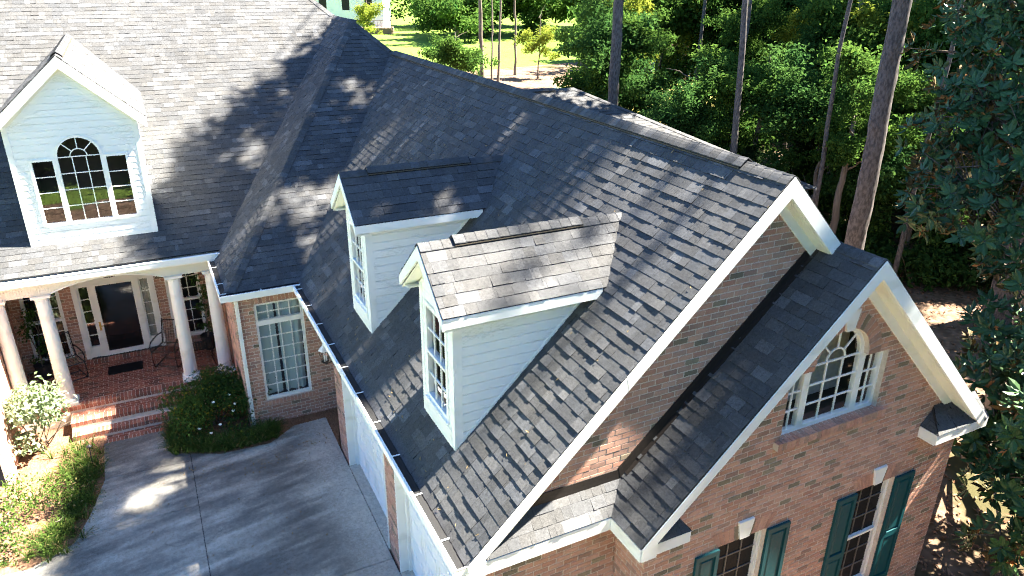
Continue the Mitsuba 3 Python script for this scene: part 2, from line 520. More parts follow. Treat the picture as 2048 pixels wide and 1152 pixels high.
def caps(name, A, B, dL, dR, w=0.15, lift=0.016, expo=0.142, holder=None, vent=None):
    """bent cap shingles over a ridge or hip from A to B; dL, dR point down the two roof planes, square to the line"""
    A, B = np.asarray(A, float), np.asarray(B, float)
    ax = unit(B - A)
    dL, dR = unit(dL - ax * np.dot(dL, ax)), unit(dR - ax * np.dot(dR, ax))
    up = unit(-(dL + dR))
    s = np.array([-1, -0.62, -0.34, -0.16, 0, 0.16, 0.34, 0.62, 1.0]) * w
    P = np.maximum(-s, 0)[:, None] * dL + np.maximum(s, 0)[:, None] * dR
    drop = np.exp(-(s / (0.3 * w)) ** 2) * 0.3 * w * abs(np.dot(dL, up)) * 0.55
    P = P - drop[:, None] * up
    holder = holder or part(name)
    tag(holder)
    n = max(1, int(round(np.linalg.norm(B - A) / expo)))
    e = np.linalg.norm(B - A) / n
    i = np.arange(len(s) - 1)
    m_ = len(s)
    for k in range(n):
        mid = (k + 0.5) * e
        l = lift + (0.036 if vent and vent[0] < mid < vent[1] else 0)
        h0, h1 = l + 0.010, l + 0.003
        jit = rng.uniform(-0.003, 0.003)
        rows = []
        for pos, h in ((k * e + jit, h0), ((k + 1) * e + 0.012, h1)):
            rows.append(A + ax * pos + P + up * h)
            rows.append(A + ax * pos + P + up * (h - 0.009))
        v = np.vstack(rows)
        q = np.vstack([np.stack([i, i + 1, i + 1 + 2 * m_, i + 2 * m_], 1), np.stack([i + m_, i, i + 2 * m_, i + 3 * m_], 1)[:0],
                       np.stack([i + m_, i + 1 + m_, i + 1, i], 1), np.stack([i + 2 * m_, i + 1 + 2 * m_, i + 1 + 3 * m_, i + 3 * m_], 1)])
        e0 = np.array([[m_, 0, 2 * m_, 3 * m_], [m_ - 1, 2 * m_ - 1, 4 * m_ - 1, 3 * m_ - 1]])
        q = np.vstack([q, e0])
        piece('cap_shingle', holder, (v, np.vstack([q[:, [0, 1, 2]], q[:, [0, 2, 3]]])), tone(), 'shingle_bsdf')
    if vent:
        a, b = vent[0] + 0.02, vent[1] - 0.02
        P2 = P * 0.97
        v = np.vstack([A + ax * a + P2 + up * (lift + 0.034), A + ax * b + P2 + up * (lift + 0.034), A + ax * a + P2 - up * 0.0, A + ax * b + P2 - up * 0.0])
        q = np.vstack([np.stack([i, i + 1, i + 1 + m_, i + m_], 1), [[0, m_, 3 * m_, 2 * m_], [m_ - 1, 3 * m_ - 1, 4 * m_ - 1, 2 * m_ - 1]],
                       np.stack([i + 2 * m_, i + 1 + 2 * m_, i + 1, i], 1), np.stack([i + m_, i + 1 + m_, i + 1 + 3 * m_, i + 3 * m_], 1)])
        obj('ridge_vent', (v, np.vstack([q[:, [0, 1, 2]], q[:, [0, 2, 3]]])), 'vent_bsdf', holder)
        for d in (dL, dR):      # edge lip of the vent
            fr = Frame(A + ax * a + d * (w * 0.975) + up * (lift + 0.006), ax, up)
            obj('vent_filter', slab(box(0, 0, b - a, 0.010), fr, 0.004, -0.004), 'vent_filter_bsdf', holder)
    return holder


def siding(holder, fr, poly, lap=0.127, start=0.0):
    """lapped boards, each one a part; frame: u along the wall, v up, n outward"""
    u0, v0, u1, v1 = poly.bounds
    v = v0 + start - lap
    obj('sheathing', slab(poly, fr, 0.0, -0.02), 'siding_bsdf', holder)
    while v < v1:
        c = box(u0 - 1, v, u1 + 1, v + lap).intersection(poly.buffer(0))
        for g_ in polys(c):      # a dutch lap board: flat lower face, coved upper third
            m = MB()
            k = v + lap - .015
            for p_ in polys(g_.intersection(box(u0 - 1, v, u1 + 1, k))):
                m.add(*slab(p_, fr, lambda uu, vv, v=v: 0.022 - 0.007 * (vv - v) / lap, 0.0, back=False))
            for p_ in polys(g_.intersection(box(u0 - 1, k, u1 + 1, v + lap + .001))):
                m.add(*slab(p_, fr, 0.002, 0.0, back=False))
            if m.n:
                obj('siding_board', m.mesh, 'siding_bsdf', holder)
        v += lap


def plank(name, holder, A, B, w_dir, w, n_dir, t, bsdf='white_bsdf'):
    """a board from A to B, its width w along w_dir and thickness t along n_dir"""
    A, B = np.asarray(A, float), np.asarray(B, float)
    ax = unit(B - A)
    wd = unit(np.asarray(w_dir, float) - ax * np.dot(w_dir, ax)) if False else unit(w_dir)
    nd = unit(n_dir)
    v = np.array([P + wd * a + nd * b for P in (A, B) for a in (0, w) for b in (0, t)])
    f = np.array([[0, 1, 3, 2], [4, 6, 7, 5], [0, 4, 5, 1], [2, 3, 7, 6], [0, 2, 6, 4], [1, 5, 7, 3]])
    if np.dot(np.cross(B - A, wd), nd) < 0:
        f = f[:, ::-1]
    v2 = v[f].reshape(-1, 3)
    q = np.arange(24).reshape(-1, 4)
    m = (v2, np.vstack([q[:, [0, 1, 2]], q[:, [0, 2, 3]]]))
    return m if name is None else obj(name, m, bsdf, holder)


def brick_tone():
    return (rng.random(), min(1, max(0, rng.gauss(0.5, 0.28))))


def brick_wall(name, fr, poly, bricks=None, holes=None, course=0.0762, length=0.2032, joint=0.0145, kind='brick', bsdf='brick_bsdf', proud=(0.003, 0.006), back=0.12, v0=0.0):
    holder = part(name)
    tag(holder)
    area = poly if holes is None else poly.difference(holes)
    m = MB()
    for g_ in polys(area):
        m.add(*slab(g_, fr, 0.0, -back))
    m.build('mortar', 'mortar_bsdf', holder)
    area = area if bricks is None else area.intersection(bricks)
    lay_bricks(holder, fr, area, course, length, joint, kind, bsdf, proud, v0)
    return holder


def lay_bricks(holder, fr, area, course=0.0762, length=0.2032, joint=0.0145, kind='brick', bsdf='brick_bsdf', proud=(0.003, 0.006), v0=0.0):
    pp = prep(area)
    u0, w0, u1, w1 = area.bounds
    k = int(math.floor((w0 - v0) / course))
    while v0 + k * course < w1:
        v = v0 + k * course
        u = u0 - length + (length / 2 if k % 2 else 0) - 0.03
        u = math.floor((u0 - length) / length) * length + (length / 2 if k % 2 else 0)
        while u < u1:
            r = box(u + joint / 2 + rng.uniform(-0.002, 0.002), v + joint / 2, u + length - joint / 2 + rng.uniform(-0.002, 0.002), v + course - joint / 2 + rng.uniform(-0.001, 0.001))
            u += length
            gs = [r] if pp.contains(r) else polys(r.intersection(area)) if pp.intersects(r) else []
            for g_ in gs:
                if g_.area > 3e-4:
                    piece(kind, holder, slab(g_, fr, rng.uniform(*proud), 0.0, back=False), brick_tone(), bsdf)
        k += 1


def rowlock(holder, A, B, up, out, depth, height, pitch=0.0762, joint=0.011, kind='brick', bsdf='brick_bsdf'):
    """bricks set side by side from A to B, each height high along up and depth deep along out"""
    A, B, up, out = (np.asarray(x, float) for x in (A, B, up, out))
    L = np.linalg.norm(B - A)
    n = max(1, int(round(L / pitch)))
    ax = (B - A) / L
    fr = Frame(A, ax, unit(up), unit(out))
    for k in range(n):
        a, b = k * L / n + joint / 2, (k + 1) * L / n - joint / 2
        piece(kind, holder, slab(box(a, 0, b, height), fr, depth + rng.uniform(-0.003, 0.003), 0.0, back=False), brick_tone(), bsdf)
    return slab(box(0, .006, L, height - .008), fr, depth - 0.007, -0.02)


def lines(*ls):
    return [LineString(l) for l in ls]


def arc(cx, cy, r, a0, a1, n=24):
    return [(cx + r * math.cos(math.radians(a0 + (a1 - a0) * i / n)), cy + r * math.sin(math.radians(a0 + (a1 - a0) * i / n))) for i in range(n + 1)]


def window(name, fr, outline, openings, bars, bar=0.02, front=0.02, back=-0.06, glass=-0.02, curtain=None, room=0.7, frame_bsdf='white_bsdf', label=None, grille_bsdf=None, pane_bsdf='glass_bsdf'):
    holder = part(name)
    tag(holder, label)
    m = MB()
    for g_ in polys(outline.difference(unary_union(openings))):
        m.add(*slab(g_, fr, front, back))
    m.build('frame', frame_bsdf, holder)
    gr = unary_union([b.buffer(bar / 2, cap_style=2) for b in bars]) if bars else Polygon()
    m = MB()
    for o in openings:
        for g_ in polys(gr.intersection(o)):
            m.add(*slab(g_, fr, glass + 0.014, glass - 0.004))
    m.build('grille', grille_bsdf or frame_bsdf, holder)
    for o in openings:
        for g_ in polys(o.difference(gr)):
            g_ = shapely.geometry.polygon.orient(g_.simplify(0.002))
            pts = np.array(g_.exterior.coords)[:-1]
            tri = np.asarray(manifold3d.triangulate([pts]), int)
            c = pts.mean(0)
            a, b = rng.gauss(0, 0.004), rng.gauss(0, 0.004)
            v = fr.to(np.column_stack([pts, glass + (pts[:, 0] - c[0]) * a + (pts[:, 1] - c[1]) * b]))
            obj('pane', (v, tri), pane_bsdf, holder)
    x0, y0, x1, y1 = unary_union(openings).bounds
    if room:
        b = [slab(box(x0 - .02, y0 - .02, x1 + .02, y1 + .02), fr.shifted(-room), 0.0, -0.02)]
        for r in (box(x0 - .04, y0 - .04, x0 - .02, y1 + .04), box(x1 + .02, y0 - .04, x1 + .04, y1 + .04), box(x0 - .02, y0 - .04, x1 + .02, y0 - .02), box(x0 - .02, y1 + .02, x1 + .02, y1 + .04)):
            b.append(slab(r, fr, back, -room))
        obj('reveal', join(b), 'dark_room_bsdf', holder)
    return holder


def drape(holder, fr, u0, u1, v0, v1, h, amp=0.025, waves=7, bsdf='curtain_bsdf', lean=0.0):
    n, m = 60, 8
    uu = np.linspace(0, 1, n)
    rows = []
    for j in range(m):
        s = j / (m - 1)
        x = u0 + (u1 - u0) * uu + lean * (1 - s) * (uu - 0.2)
        hh = h + amp * np.sin(uu * waves * 2 * np.pi + 0.7 * np.sin(uu * 9)) * (1 - 0.4 * s)
        rows.append(np.column_stack([x, np.full(n, v0 + (v1 - v0) * s), hh]))
    v = fr.to(np.vstack(rows))
    i, j = np.meshgrid(np.arange(n - 1), np.arange(m - 1), indexing='ij')
    q = np.stack([j * n + i, j * n + i + 1, (j + 1) * n + i + 1, (j + 1) * n + i], -1).reshape(-1, 4)
    obj('curtain', (v, q), bsdf, holder, smooth=True)


# ---- roofs
GF = roof_frame((0, 0, EAVE), (0, 1, 0), (1, 0), PG)
HALF_A, AX, AYR, AOV, AP, AZ = 0.5169, 0.4413, 1.3936, 0.2084, 0.8674, 5.355
AYM = AYR + HALF_A
AZR = AZ + AP * (HALF_A + AOV)
DORMERS = [(AX, AYM), (0.4413, 4.8643 + HALF_A)]


def dormer_hole(x, ym):
    xe, xr = (AZ - EAVE) / PG, (AZR - EAVE) / PG
    a, b = HALF_A, HALF_A + AOV
    return [(x, ym - a), (xe, ym - a), (xe, ym - b), (xr, ym), (xe, ym + b), (xe, ym + a), (x, ym + a)]


EO = .035                                      # the shingles hang this far over the gutters
gp = to_poly(GF, [(-EO, 0, EAVE - PG * EO), (XR, 0, ZR), (XR, YJ, ZR), (0, YFE, EAVE), (-EO, YFE - EO, EAVE - PG * EO)])
for x, ym in DORMERS:
    gp = gp.difference(to_poly(GF, [(px, py, EAVE + PG * px) for px, py in dormer_hole(x, ym)]).buffer(-0.02))
GARAGE_ROOF = shingle_roof('garage_roof', GF, gp)
FF = roof_frame((0, YFE, EAVE), (1, 0, 0), (0, 1), PF)
CORNER_ROOF = shingle_roof('corner_roof', FF, to_poly(FF, [(XSE, YFE, EAVE), (XSE - EO * .7, YFE - EO, EAVE - PF * EO), (-EO, YFE - EO, EAVE - PF * EO), (0, YFE, EAVE), (XR, YJ, ZR), (XA, YAF, ZA)]))
SF = roof_frame((XSE, YFE, EAVE), (0, 1, 0), (1, 0), PS)
sp = to_poly(SF, [(XSE, YFE, EAVE), (XA, YAF, ZA), (XA, YAM, ZA), (XSE, YM0, EAVE), (XSE - EO, YM0, EAVE - PS * EO), (XSE - EO, YFE - EO, EAVE - PS * EO)])
obj('deck', slab(sp, SF.shifted(-0.004), 0.0, -0.03), 'deck_bsdf', CORNER_ROOF)
lay_shingles(CORNER_ROOF, SF, sp)
MF = roof_frame((0, YME, ZEM), (1, 0, 0), (0, 1), PM)
CX, CHW, CY, COV, CP, CZ = -3.5416, 1.1521, 11.2745, 0.19, 0.9108, 6.0422
CZR = CZ + CP * (CHW + COV)
xs_m = XSE + (ZEM - EAVE) / PS
mp = to_poly(MF, [(-7.2, YME, ZEM), (xs_m, YME, ZEM), (XA, YAM, ZA), (XTOP, YTOP, ZTOP), (-7.2, YTOP, ZTOP)])
ym_ = lambda z: YME + (z - ZEM) / PM
zm_ = lambda y: ZEM + (y - YME) * PM
ch = [(CX - CHW, CY), (CX + CHW, CY), (CX + CHW, ym_(CZ)), (CX + CHW + COV, ym_(CZ)), (CX, ym_(CZR)), (CX - CHW - COV, ym_(CZ)), (CX - CHW, ym_(CZ))]
mp = mp.difference(to_poly(MF, [(a, b, zm_(b)) for a, b in ch]).buffer(-0.02))
MAIN_ROOF = shingle_roof('main_roof', MF, mp)
# rear slopes (out of the camera's sight): one long plane falling away to the right and the back of the main roof
RF = roof_frame((XR, 0, ZR), (0, 1, 0), (-1, 0), PG)
rp = to_poly(RF, [(XR, 0, ZR), (XB, 0, ZR - PG * (XB - XR)), (XB, YB, ZR - PG * (XB - XR)), (7.74, YB, ZR - PG * (7.74 - XR)), (7.74, YTOP, ZR - PG * (7.74 - XR)), (XTOP, YTOP, ZR - PG * (XTOP - XR)),
                  (XA, YAM, ZR - PG * (XA - XR)), (XA, YAF, ZR - PG * (XA - XR)), (XR, YJ, ZR)])
rear = part('rear_slope')
obj('shingle_sheet', slab(rp, RF.shifted(0.004), 0.0, -0.03), 'shingle_bsdf', rear)
bf = roof_frame((0, YTOP, ZTOP), (1, 0, 0), (0, -1), PM)
obj('shingle_sheet', slab(to_poly(bf, [(-7.2, YTOP, ZTOP), (XTOP, YTOP, ZTOP), (7.0, YTOP + 7, ZTOP - 7 * PM), (-7.2, YTOP + 7, ZTOP - 7 * PM)]), bf.shifted(0.004), 0.0, -0.03), 'shingle_bsdf', rear)
# bay roof and the skirt roof under the big gable
BF = roof_frame((XBL, 0, EAVE), (0, 1, 0), (1, 0), PB)
BAY_ROOF = shingle_roof('bay_roof', BF, to_poly(BF, [(XBL, YB, EAVE), (XB, YB, ZB), (XB, YW, ZB), (XBL + (ZPT - EAVE) / PB, YW, ZPT), (XBL, YP, EAVE)]))
PT = roof_frame((0, YP, EAVE), (1, 0, 0), (0, 1), (ZPT - EAVE) / (YW - YP))
SKIRT_ROOF = shingle_roof('skirt_roof', PT, to_poly(PT, [(0.19, YP, EAVE), (XBL, YP, EAVE), (XBL + (ZPT - EAVE) / PB, YW, ZPT), (0.5, YW, ZPT)]))
for nm, x0, x1 in (('left', XBL, 2.46), ('right', 6.70, 7.80)):        # little cornice returns at the foot of the bay gable
    rf = roof_frame((0, YB, EAVE - 0.01), (1, 0, 0), (0, 1), 0.95)
    dy = YBW - YB
    pts = [(x0 + (.04 if nm == 'left' else 0), YB, EAVE - .01), (x1, YB, EAVE - .01), (x1 - .26 if nm == 'left' else x1, YBW, EAVE - .01 + .95 * dy), (x0 + .34 if nm == 'left' else x0 + .2, YBW, EAVE - .01 + .95 * dy)]
    h = shingle_roof('cornice_return', rf, to_poly(rf, pts))
    sx = x1 if nm == 'left' else x0
    sg = 1 if nm == 'left' else -1
    hf = roof_frame((sx, 0, EAVE - .01), (0, 1, 0), (-sg, 0), 1.05)
    p3 = [(sx, YB, EAVE - .01), (sx, YBW, EAVE - .01), (sx - sg * .255, YBW, EAVE - .01 + 1.05 * .255)]
    lay_shingles(h, hf, to_poly(hf, p3))
    a, b = (x0 + 0.02, x1) if nm == 'left' else (x0, x1)
    obj('fascia', bx(a, b, YB + .004, YB + .03, EAVE - .17, EAVE - .02), 'white_bsdf', h)
    obj('fascia', bx(b - .03 if nm == 'left' else a, b if nm == 'left' else a + .03, YB + .03, YBW - .008, EAVE - .19, EAVE - .02), 'white_bsdf', h)
    obj('soffit', bx(a, b - .03, YB + .03, YBW - .008, EAVE - .17, EAVE - .16), 'soffit_bsdf', h)
# low roof of the wing behind the garage
RR = np.array([(4.4, 14.45, 5.5), (9.7, 14.3, 5.5)])
WP = 0.465
wf = roof_frame((0, 14.3, 5.5), (1, 0, 0), (0, 1), WP)
REAR_ROOF = shingle_roof('rear_wing_roof', wf, to_poly(wf, [(4.4, 14.3, 5.5), (9.7, 14.3, 5.5), (14.9, 9.1, 5.5 - 5.2 * WP), (7.7, 9.1, 5.5 - 5.2 * WP), (4.9, 12.0, 5.5 - 2.3 * WP)]))
wf2 = roof_frame((9.7, 0, 5.5), (0, 1, 0), (-1, 0), WP)
obj('shingle_sheet', slab(to_poly(wf2, [(9.7, 14.3, 5.5), (14.9, 9.1, 5.5 - 5.2 * WP), (14.9, 19.5, 5.5 - 5.2 * WP)]), wf2, 0.0, -0.03), 'shingle_bsdf', REAR_ROOF)
wf3 = roof_frame((0, 14.3, 5.5), (1, 0, 0), (0, -1), WP)
obj('shingle_sheet', slab(to_poly(wf3, [(4.4, 14.3, 5.5), (9.7, 14.3, 5.5), (14.9, 19.5, 5.5 - 5.2 * WP), (4.4, 19.5, 5.5 - 5.2 * WP)]), wf3, 0.0, -0.03), 'shingle_bsdf', REAR_ROOF)
obj('wall', join([bx(7.5, 14.6, 9.4, 9.6, -.4, 3.1), bx(14.4, 14.6, 9.6, 19.2, -.4, 3.1)]), 'mortar_bsdf', REAR_ROOF)
caps('rear_ridge', (4.9, 14.3, 5.5), (9.7, 14.3, 5.5), -wf.v, -wf3.v, vent=(0, 4.1))
caps('rear_hip', (14.9, 9.1, 5.5 - 5.2 * WP), (9.7, 14.3, 5.5), np.cross(unit((-1, 1, WP)), wf.n) * -1, np.cross(unit((-1, 1, WP)), wf2.n))

# ridges and hips
caps('garage_ridge', (XR, 0.0, ZR), (XR, YJ, ZR), -GF.v, -RF.v, vent=(0.72, YJ - .25))


def downhill(axis, n, like):
    d = unit(np.cross(axis, n))
    return d if np.dot(d, like) > 0 else -d


def hip(name, A, B, fa, fb, **k):
    ax = unit(np.asarray(B, float) - np.asarray(A, float))
    return caps(name, A, B, downhill(ax, fa.n, -fa.v), downhill(ax, fb.n, -fb.v), **k)


hip('corner_hip', (XSE, YFE, EAVE), (XA, YAF, ZA), SF, FF)
hip('valley_hip', (XR, YJ, ZR), (XA, YAF, ZA), FF, RF)
caps('peak_ridge', (XA, YAF - .05, ZA), (XA, YAM, ZA), -SF.v, -RF.v)
hip('main_hip', (XA, YAM, ZA), (XTOP, YTOP, ZTOP), MF, RF)
caps('bay_ridge', (XB, YB, ZB), (XB, YW - .1, ZB), -BF.v, -RF.v)
# valley metal-free cut: a narrow woven strip
# ---- dormers on the garage roof
DL = ['white dormer farther from the camera, behind the first one', 'white dormer nearest the open gable end']


def small_dormer(x, ym, lab):
    d = part('dormer')
    tag(d, lab)
    xo, ey, ey2 = x - AOV, ym - HALF_A - AOV, ym + HALF_A + AOV
    xe, xr = (AZ - EAVE) / PG, (AZR - EAVE) / PG
    roof = part('dormer_roof')
    for sgn, e in ((1, ey), (-1, ey2)):
        fr = roof_frame((xo, e, AZ), (1, 0, 0), (0, sgn), AP)
        pl = to_poly(fr, [(xo, e, AZ), (xo, ym, AZR), (xr, ym, AZR), (xe, e, AZ)])
        obj('deck', slab(pl, fr.shifted(-0.004), 0.0, -0.03), 'deck_bsdf', roof)
        lay_shingles(roof, fr, pl)
        # eave fascia, rake board and soffit
        o = -sgn
        obj('fascia', bx(xo + .01, xe - .06, min(e, e - o * .022), max(e, e - o * .022), AZ - .135, AZ - .012), 'white_bsdf', roof)
        obj('soffit', bx(xo + .03, xe - .1, min(e - o * .024, ym + o * HALF_A), max(e - o * .024, ym + o * HALF_A), AZ - .125, AZ - .115), 'soffit_bsdf', roof)
        A, B = np.array([xo, e, AZ - .03]), np.array([xo, ym, AZR - .03])
        ax = unit(B - A)
        fr2 = Frame((xo, 0, 0), (0, 1, 0), (0, 0, 1), (-1, 0, 0))
        rake = Polygon([(e, AZ - .02), (ym, AZR - .02), (ym, AZR - .02 - .17), (e, AZ - .15)])
        obj('rake_board', slab(rake, fr2, 0.008, -0.02), 'white_bsdf', roof)
        und = Polygon([(e - o * .022, AZ - .16), (ym, AZR - .2), (ym, AZR - .215), (e - o * .022, AZ - .175)])
        obj('soffit', slab(und, fr2, -0.02, -(x - xo) - .01), 'soffit_bsdf', roof)
    nL = roof_frame((xo, ey, AZ), (1, 0, 0), (0, 1), AP)
    nR = roof_frame((xo, ey2, AZ), (1, 0, 0), (0, -1), AP)
    caps(None, (xo, ym, AZR), (xr + .05, ym, AZR), -nL.v, -nR.v, holder=roof, w=0.13, vent=(0.4, xr - xo - .6))
    # walls
    zr_ = lambda xx: EAVE + PG * xx
    ya, yb = ym - HALF_A, ym + HALF_A
    wall = part('dormer_wall')
    for y, n_ in ((ya, -1), (yb, 1)):
        fr = Frame((0, y, 0), (1, 0, 0), (0, 0, 1), (0, n_, 0))
        xq = (AZ - .115 + .05 - EAVE) / PG
        pl = Polygon([(x, zr_(x) - .05), (x, AZ - .115), (xq, AZ - .115)])
        siding(wall, fr, pl, start=0.03)
        obj('corner_board', bx(x + .001, x + .085, min(y, y + n_ * .024), max(y, y + n_ * .024), zr_(x + .04) - .02, AZ - .12), 'white_bsdf', wall)
        tr = Polygon([(x + .085, zr_(x + .085) + .004), (x + .085, zr_(x + .085) + .05), (xe - .12, zr_(xe - .12) + .05), (xe - .08, zr_(xe - .08) + .004)])
        obj('skirt_trim', slab(tr, fr, 0.027, 0.0), 'white_bsdf', wall)
        stp = Polygon([(x - .03, zr_(x) - .02), (xe - .05, zr_(xe - .05) - .01), (xe - .05, zr_(xe - .05) + .012), (x - .03, zr_(x) + .008)])
    ffr = Frame((x, 0, 0), (0, 1, 0), (0, 0, 1), (-1, 0, 0))
    zb = zr_(x)
    w0, w1, s0, s1 = ym - .30, ym + .30, 3.83, 5.06
    fp = Polygon([(ya, zb - .02), (yb, zb - .02), (yb, AZ - .05), (ym, AZR - .2), (ya, AZ - .05)])
    siding(wall, ffr, fp.difference(box(w0 - .05, s0 - .05, w1 + .05, s1 + .05)), start=.02)
    for a, b in ((ya - .024, ya + .07), (yb - .07, yb + .024)):
        obj('corner_board', bx(x - .026, x, a, b, zb - .03, AZ - .06), 'white_bsdf', wall)
    obj('apron_board', bx(x - .03, x - .001, ya + .07, yb - .07, zb - .02, s0 - .13), 'white_bsdf', wall)
    win = window('dormer_window', ffr, box(w0 - .06, s0 - .06, w1 + .06, s1 + .06), [box(w0, s0, w1, (s0 + s1) / 2 - .02), box(w0, (s0 + s1) / 2 + .02, w1, s1)],
                 lines([(ym - .1, s0), (ym - .1, s1)], [(ym + .1, s0), (ym + .1, s1)], [(w0, s0 + .3), (w1, s0 + .3)], [(w0, s1 - .3), (w1, s1 - .3)]), front=.032, glass=0.0, bar=.018, room=.5)
    obj('sill', bx(x - .06, x, w0 - .07, w1 + .07, s0 - .085, s0 - .06), 'white_bsdf', win)


for (x, ym), lab in zip(DORMERS, DL[::-1]):
    small_dormer(x, ym, lab)

# ---- the wide dormer over the porch
cd = part('wide_dormer_roof')
tag(cd, 'sunlit gable roof of the wide dormer over the porch')
yo = CY - COV
for sgn in (1, -1):
    e = CX + sgn * (CHW + COV)
    fr = roof_frame((e, yo, CZ), (0, 1, 0), (-sgn, 0), CP)
    pl = to_poly(fr, [(e, yo, CZ), (CX, yo, CZR), (CX, ym_(CZR), CZR), (e, ym_(CZ), CZ)])
    obj('deck', slab(pl, fr.shifted(-0.004), 0.0, -0.03), 'deck_bsdf', cd)
    lay_shingles(cd, fr, pl)
    fr2 = Frame((0, yo, 0), (1, 0, 0), (0, 0, 1), (0, -1, 0))
    obj('rake_board', slab(Polygon([(e, CZ - .015), (CX, CZR - .015), (CX, CZR - .235), (e - sgn * .03, CZ - .205), (e, CZ - .2)]), fr2, 0.008, -0.022), 'white_bsdf', cd)
    obj('soffit', slab(Polygon([(e, CZ - .20), (CX, CZR - .22), (CX, CZR - .235), (e, CZ - .215)]), fr2, -0.022, -COV - .01), 'soffit_bsdf', cd)
    obj('frieze_board', slab(Polygon([(CX + sgn * CHW, CZ - .08), (CX, CZR - .215), (CX, CZR - .29), (CX + sgn * CHW, CZ - .155)]), Frame((0, CY, 0), (1, 0, 0), (0, 0, 1), (0, -1, 0)), 0.028, 0), 'soffit_bsdf', cd)
    obj('fascia', bx(min(e, e - sgn * .022), max(e, e - sgn * .022), yo + .01, ym_(CZ) - .05, CZ - .15, CZ - .012), 'white_bsdf', cd)
caps(None, (CX, yo, CZR), (CX, ym_(CZR) + .06, CZR), roof_frame((0, 0, 0), (0, 1, 0), (-1, 0), CP).v * -1, roof_frame((0, 0, 0), (0, 1, 0), (1, 0), CP).v * -1, holder=cd, w=.14, vent=(.33, ym_(CZR) - yo - .5))
cw = part('wide_dormer_wall')
x0, x1 = CX - CHW, CX + CHW
zb = zm_(CY)
cfr = Frame((0, CY, 0), (1, 0, 0), (0, 0, 1), (0, -1, 0))
W0, W1, WZ0, WZ1, AR, WC = -4.40, -2.66, 3.97, 5.33, 0.42, -3.53
tri_out = unary_union([box(W0, WZ0, W1, WZ1 + .02), Polygon(arc(WC, WZ1, AR, 0, 180) + [(WC - AR, WZ1 - .1), (WC + AR, WZ1 - .1)])])
siding(cw, cfr, Polygon([(x0, zb - .03), (x1, zb - .03), (x1, CZ - .05), (CX, CZR - .22), (x0, CZ - .05)]).difference(tri_out.buffer(-.02)), start=.02)
for a, b in ((x0 - .02, x0 + .075), (x1 - .075, x1 + .02)):
    obj('corner_board', bx(a, b, CY - .03, CY, zb - .02, CZ - .06), 'white_bsdf', cw)
obj('skirt_trim', bx(x0 + .075, x1 - .075, CY - .03, CY, zb - .02, zb + .05), 'white_bsdf', cw)
for x_, n_ in ((x0, -1), (x1, 1)):
    fr = Frame((x_, 0, 0), (0, 1, 0), (0, 0, 1), (n_, 0, 0))
    siding(cw, fr, Polygon([(CY, zb), (CY, CZ - .05), (ym_(CZ) - .05, CZ - .05)]), start=.03)
    obj('corner_board', bx(min(x_, x_ + n_ * .02), max(x_, x_ + n_ * .02), CY, CY + .07, zb, CZ - .06), 'white_bsdf', cw)


def trio(name, fr, c, side0, side1, z0, zs, rad, mull, cols, rows, srows, scols, small_r, **k):
    """an arched window between two lower side lights"""
    fw = .05
    out = unary_union([box(side0, z0, side1, zs + .0), Polygon(arc(c, zs, rad, 0, 180) + [(c - rad, zs - .2), (c + rad, zs - .2)])])
    ir = rad - fw
    mid = unary_union([box(c - ir, z0 + .05, c + ir, zs), Polygon(arc(c, zs, ir, 0, 180) + [(c - ir, zs - .1), (c + ir, zs - .1)])])
    s_l = box(side0 + fw, z0 + .05, c - rad - mull + fw, zs - fw)
    s_r = box(c + rad + mull - fw, z0 + .05, side1 - fw, zs - fw)
    L = []
    for i in range(1, cols):
        xx = c - ir + 2 * ir * i / cols
        L.append(LineString([(xx, z0), (xx, zs)]))
    for j in range(1, rows):
        zz = z0 + .05 + (zs - z0 - .05) * j / rows
        L.append(LineString([(c - ir, zz), (c + ir, zz)]))
    L.append(LineString([(c - ir, zs), (c + ir, zs)]))
    L.append(LineString(arc(c, zs, small_r, 0, 180)))
    for a in (45, 90, 135):
        L.append(LineString([(c + small_r * math.cos(math.radians(a)), zs + small_r * math.sin(math.radians(a))), (c + rad * math.cos(math.radians(a)), zs + rad * math.sin(math.radians(a)))]))
    for j in range(1, srows):
        zz = z0 + .05 + (zs - fw - z0 - .05) * j / srows
        L += lines([(side0, zz), (c - rad, zz)], [(c + rad, zz), (side1, zz)])
    for i in range(1, scols):
        for s in (s_l, s_r):
            xx = s.bounds[0] + (s.bounds[2] - s.bounds[0]) * i / scols
            L.append(LineString([(xx, z0), (xx, zs)]))
    return window(name, fr, out, [mid, s_l, s_r], L, **k)


trio('arched_window', cfr, WC, W0, W1, WZ0, WZ1, AR, .10, 3, 4, 4, 1, .15, front=.036, glass=.006, bar=.017, label='arched window of the wide dormer with a low light at each side')

# ---- the big gable: brick, rake, soffit
gfr = Frame((0, YW, 0), (1, 0, 0), (0, 0, 1), (0, -1, 0))
gable = Polygon([(.28, -.4), (7.2, -.4), (7.2, 3.2), (XR, ZR - .33), (.28, 3.05)])
seen = unary_union([box(.28, -.4, 2.06, 2.9), Polygon([(.6, 3.3), (2.1, 3.3), (4.9, 6.0), (XR, ZR - .3), (.6, 3.55)])])
brick_wall('gable_wall', gfr, gable, bricks=seen, v0=-.4)
rk = part('gable_rake')
rfr = Frame((0, 0, 0), (1, 0, 0), (0, 0, 1), (0, -1, 0))
lb = Polygon([(-.03, EAVE - .035), (XR, ZR - .012), (XR, ZR - .24), (.17, EAVE - .02), (.17, EAVE - .2), (-.03, EAVE - .2)])
sm = LineString([(1.98, 4.2), (1.78, 5.2)]).buffer(.002)             # the joint between the two lengths of board
for i, b_ in enumerate(polys(lb.difference(sm))):
    obj('rake_board', slab(b_, rfr, 0.012 + .0015 * i, -0.02), 'white_bsdf', rk)
xr2 = XB + .02
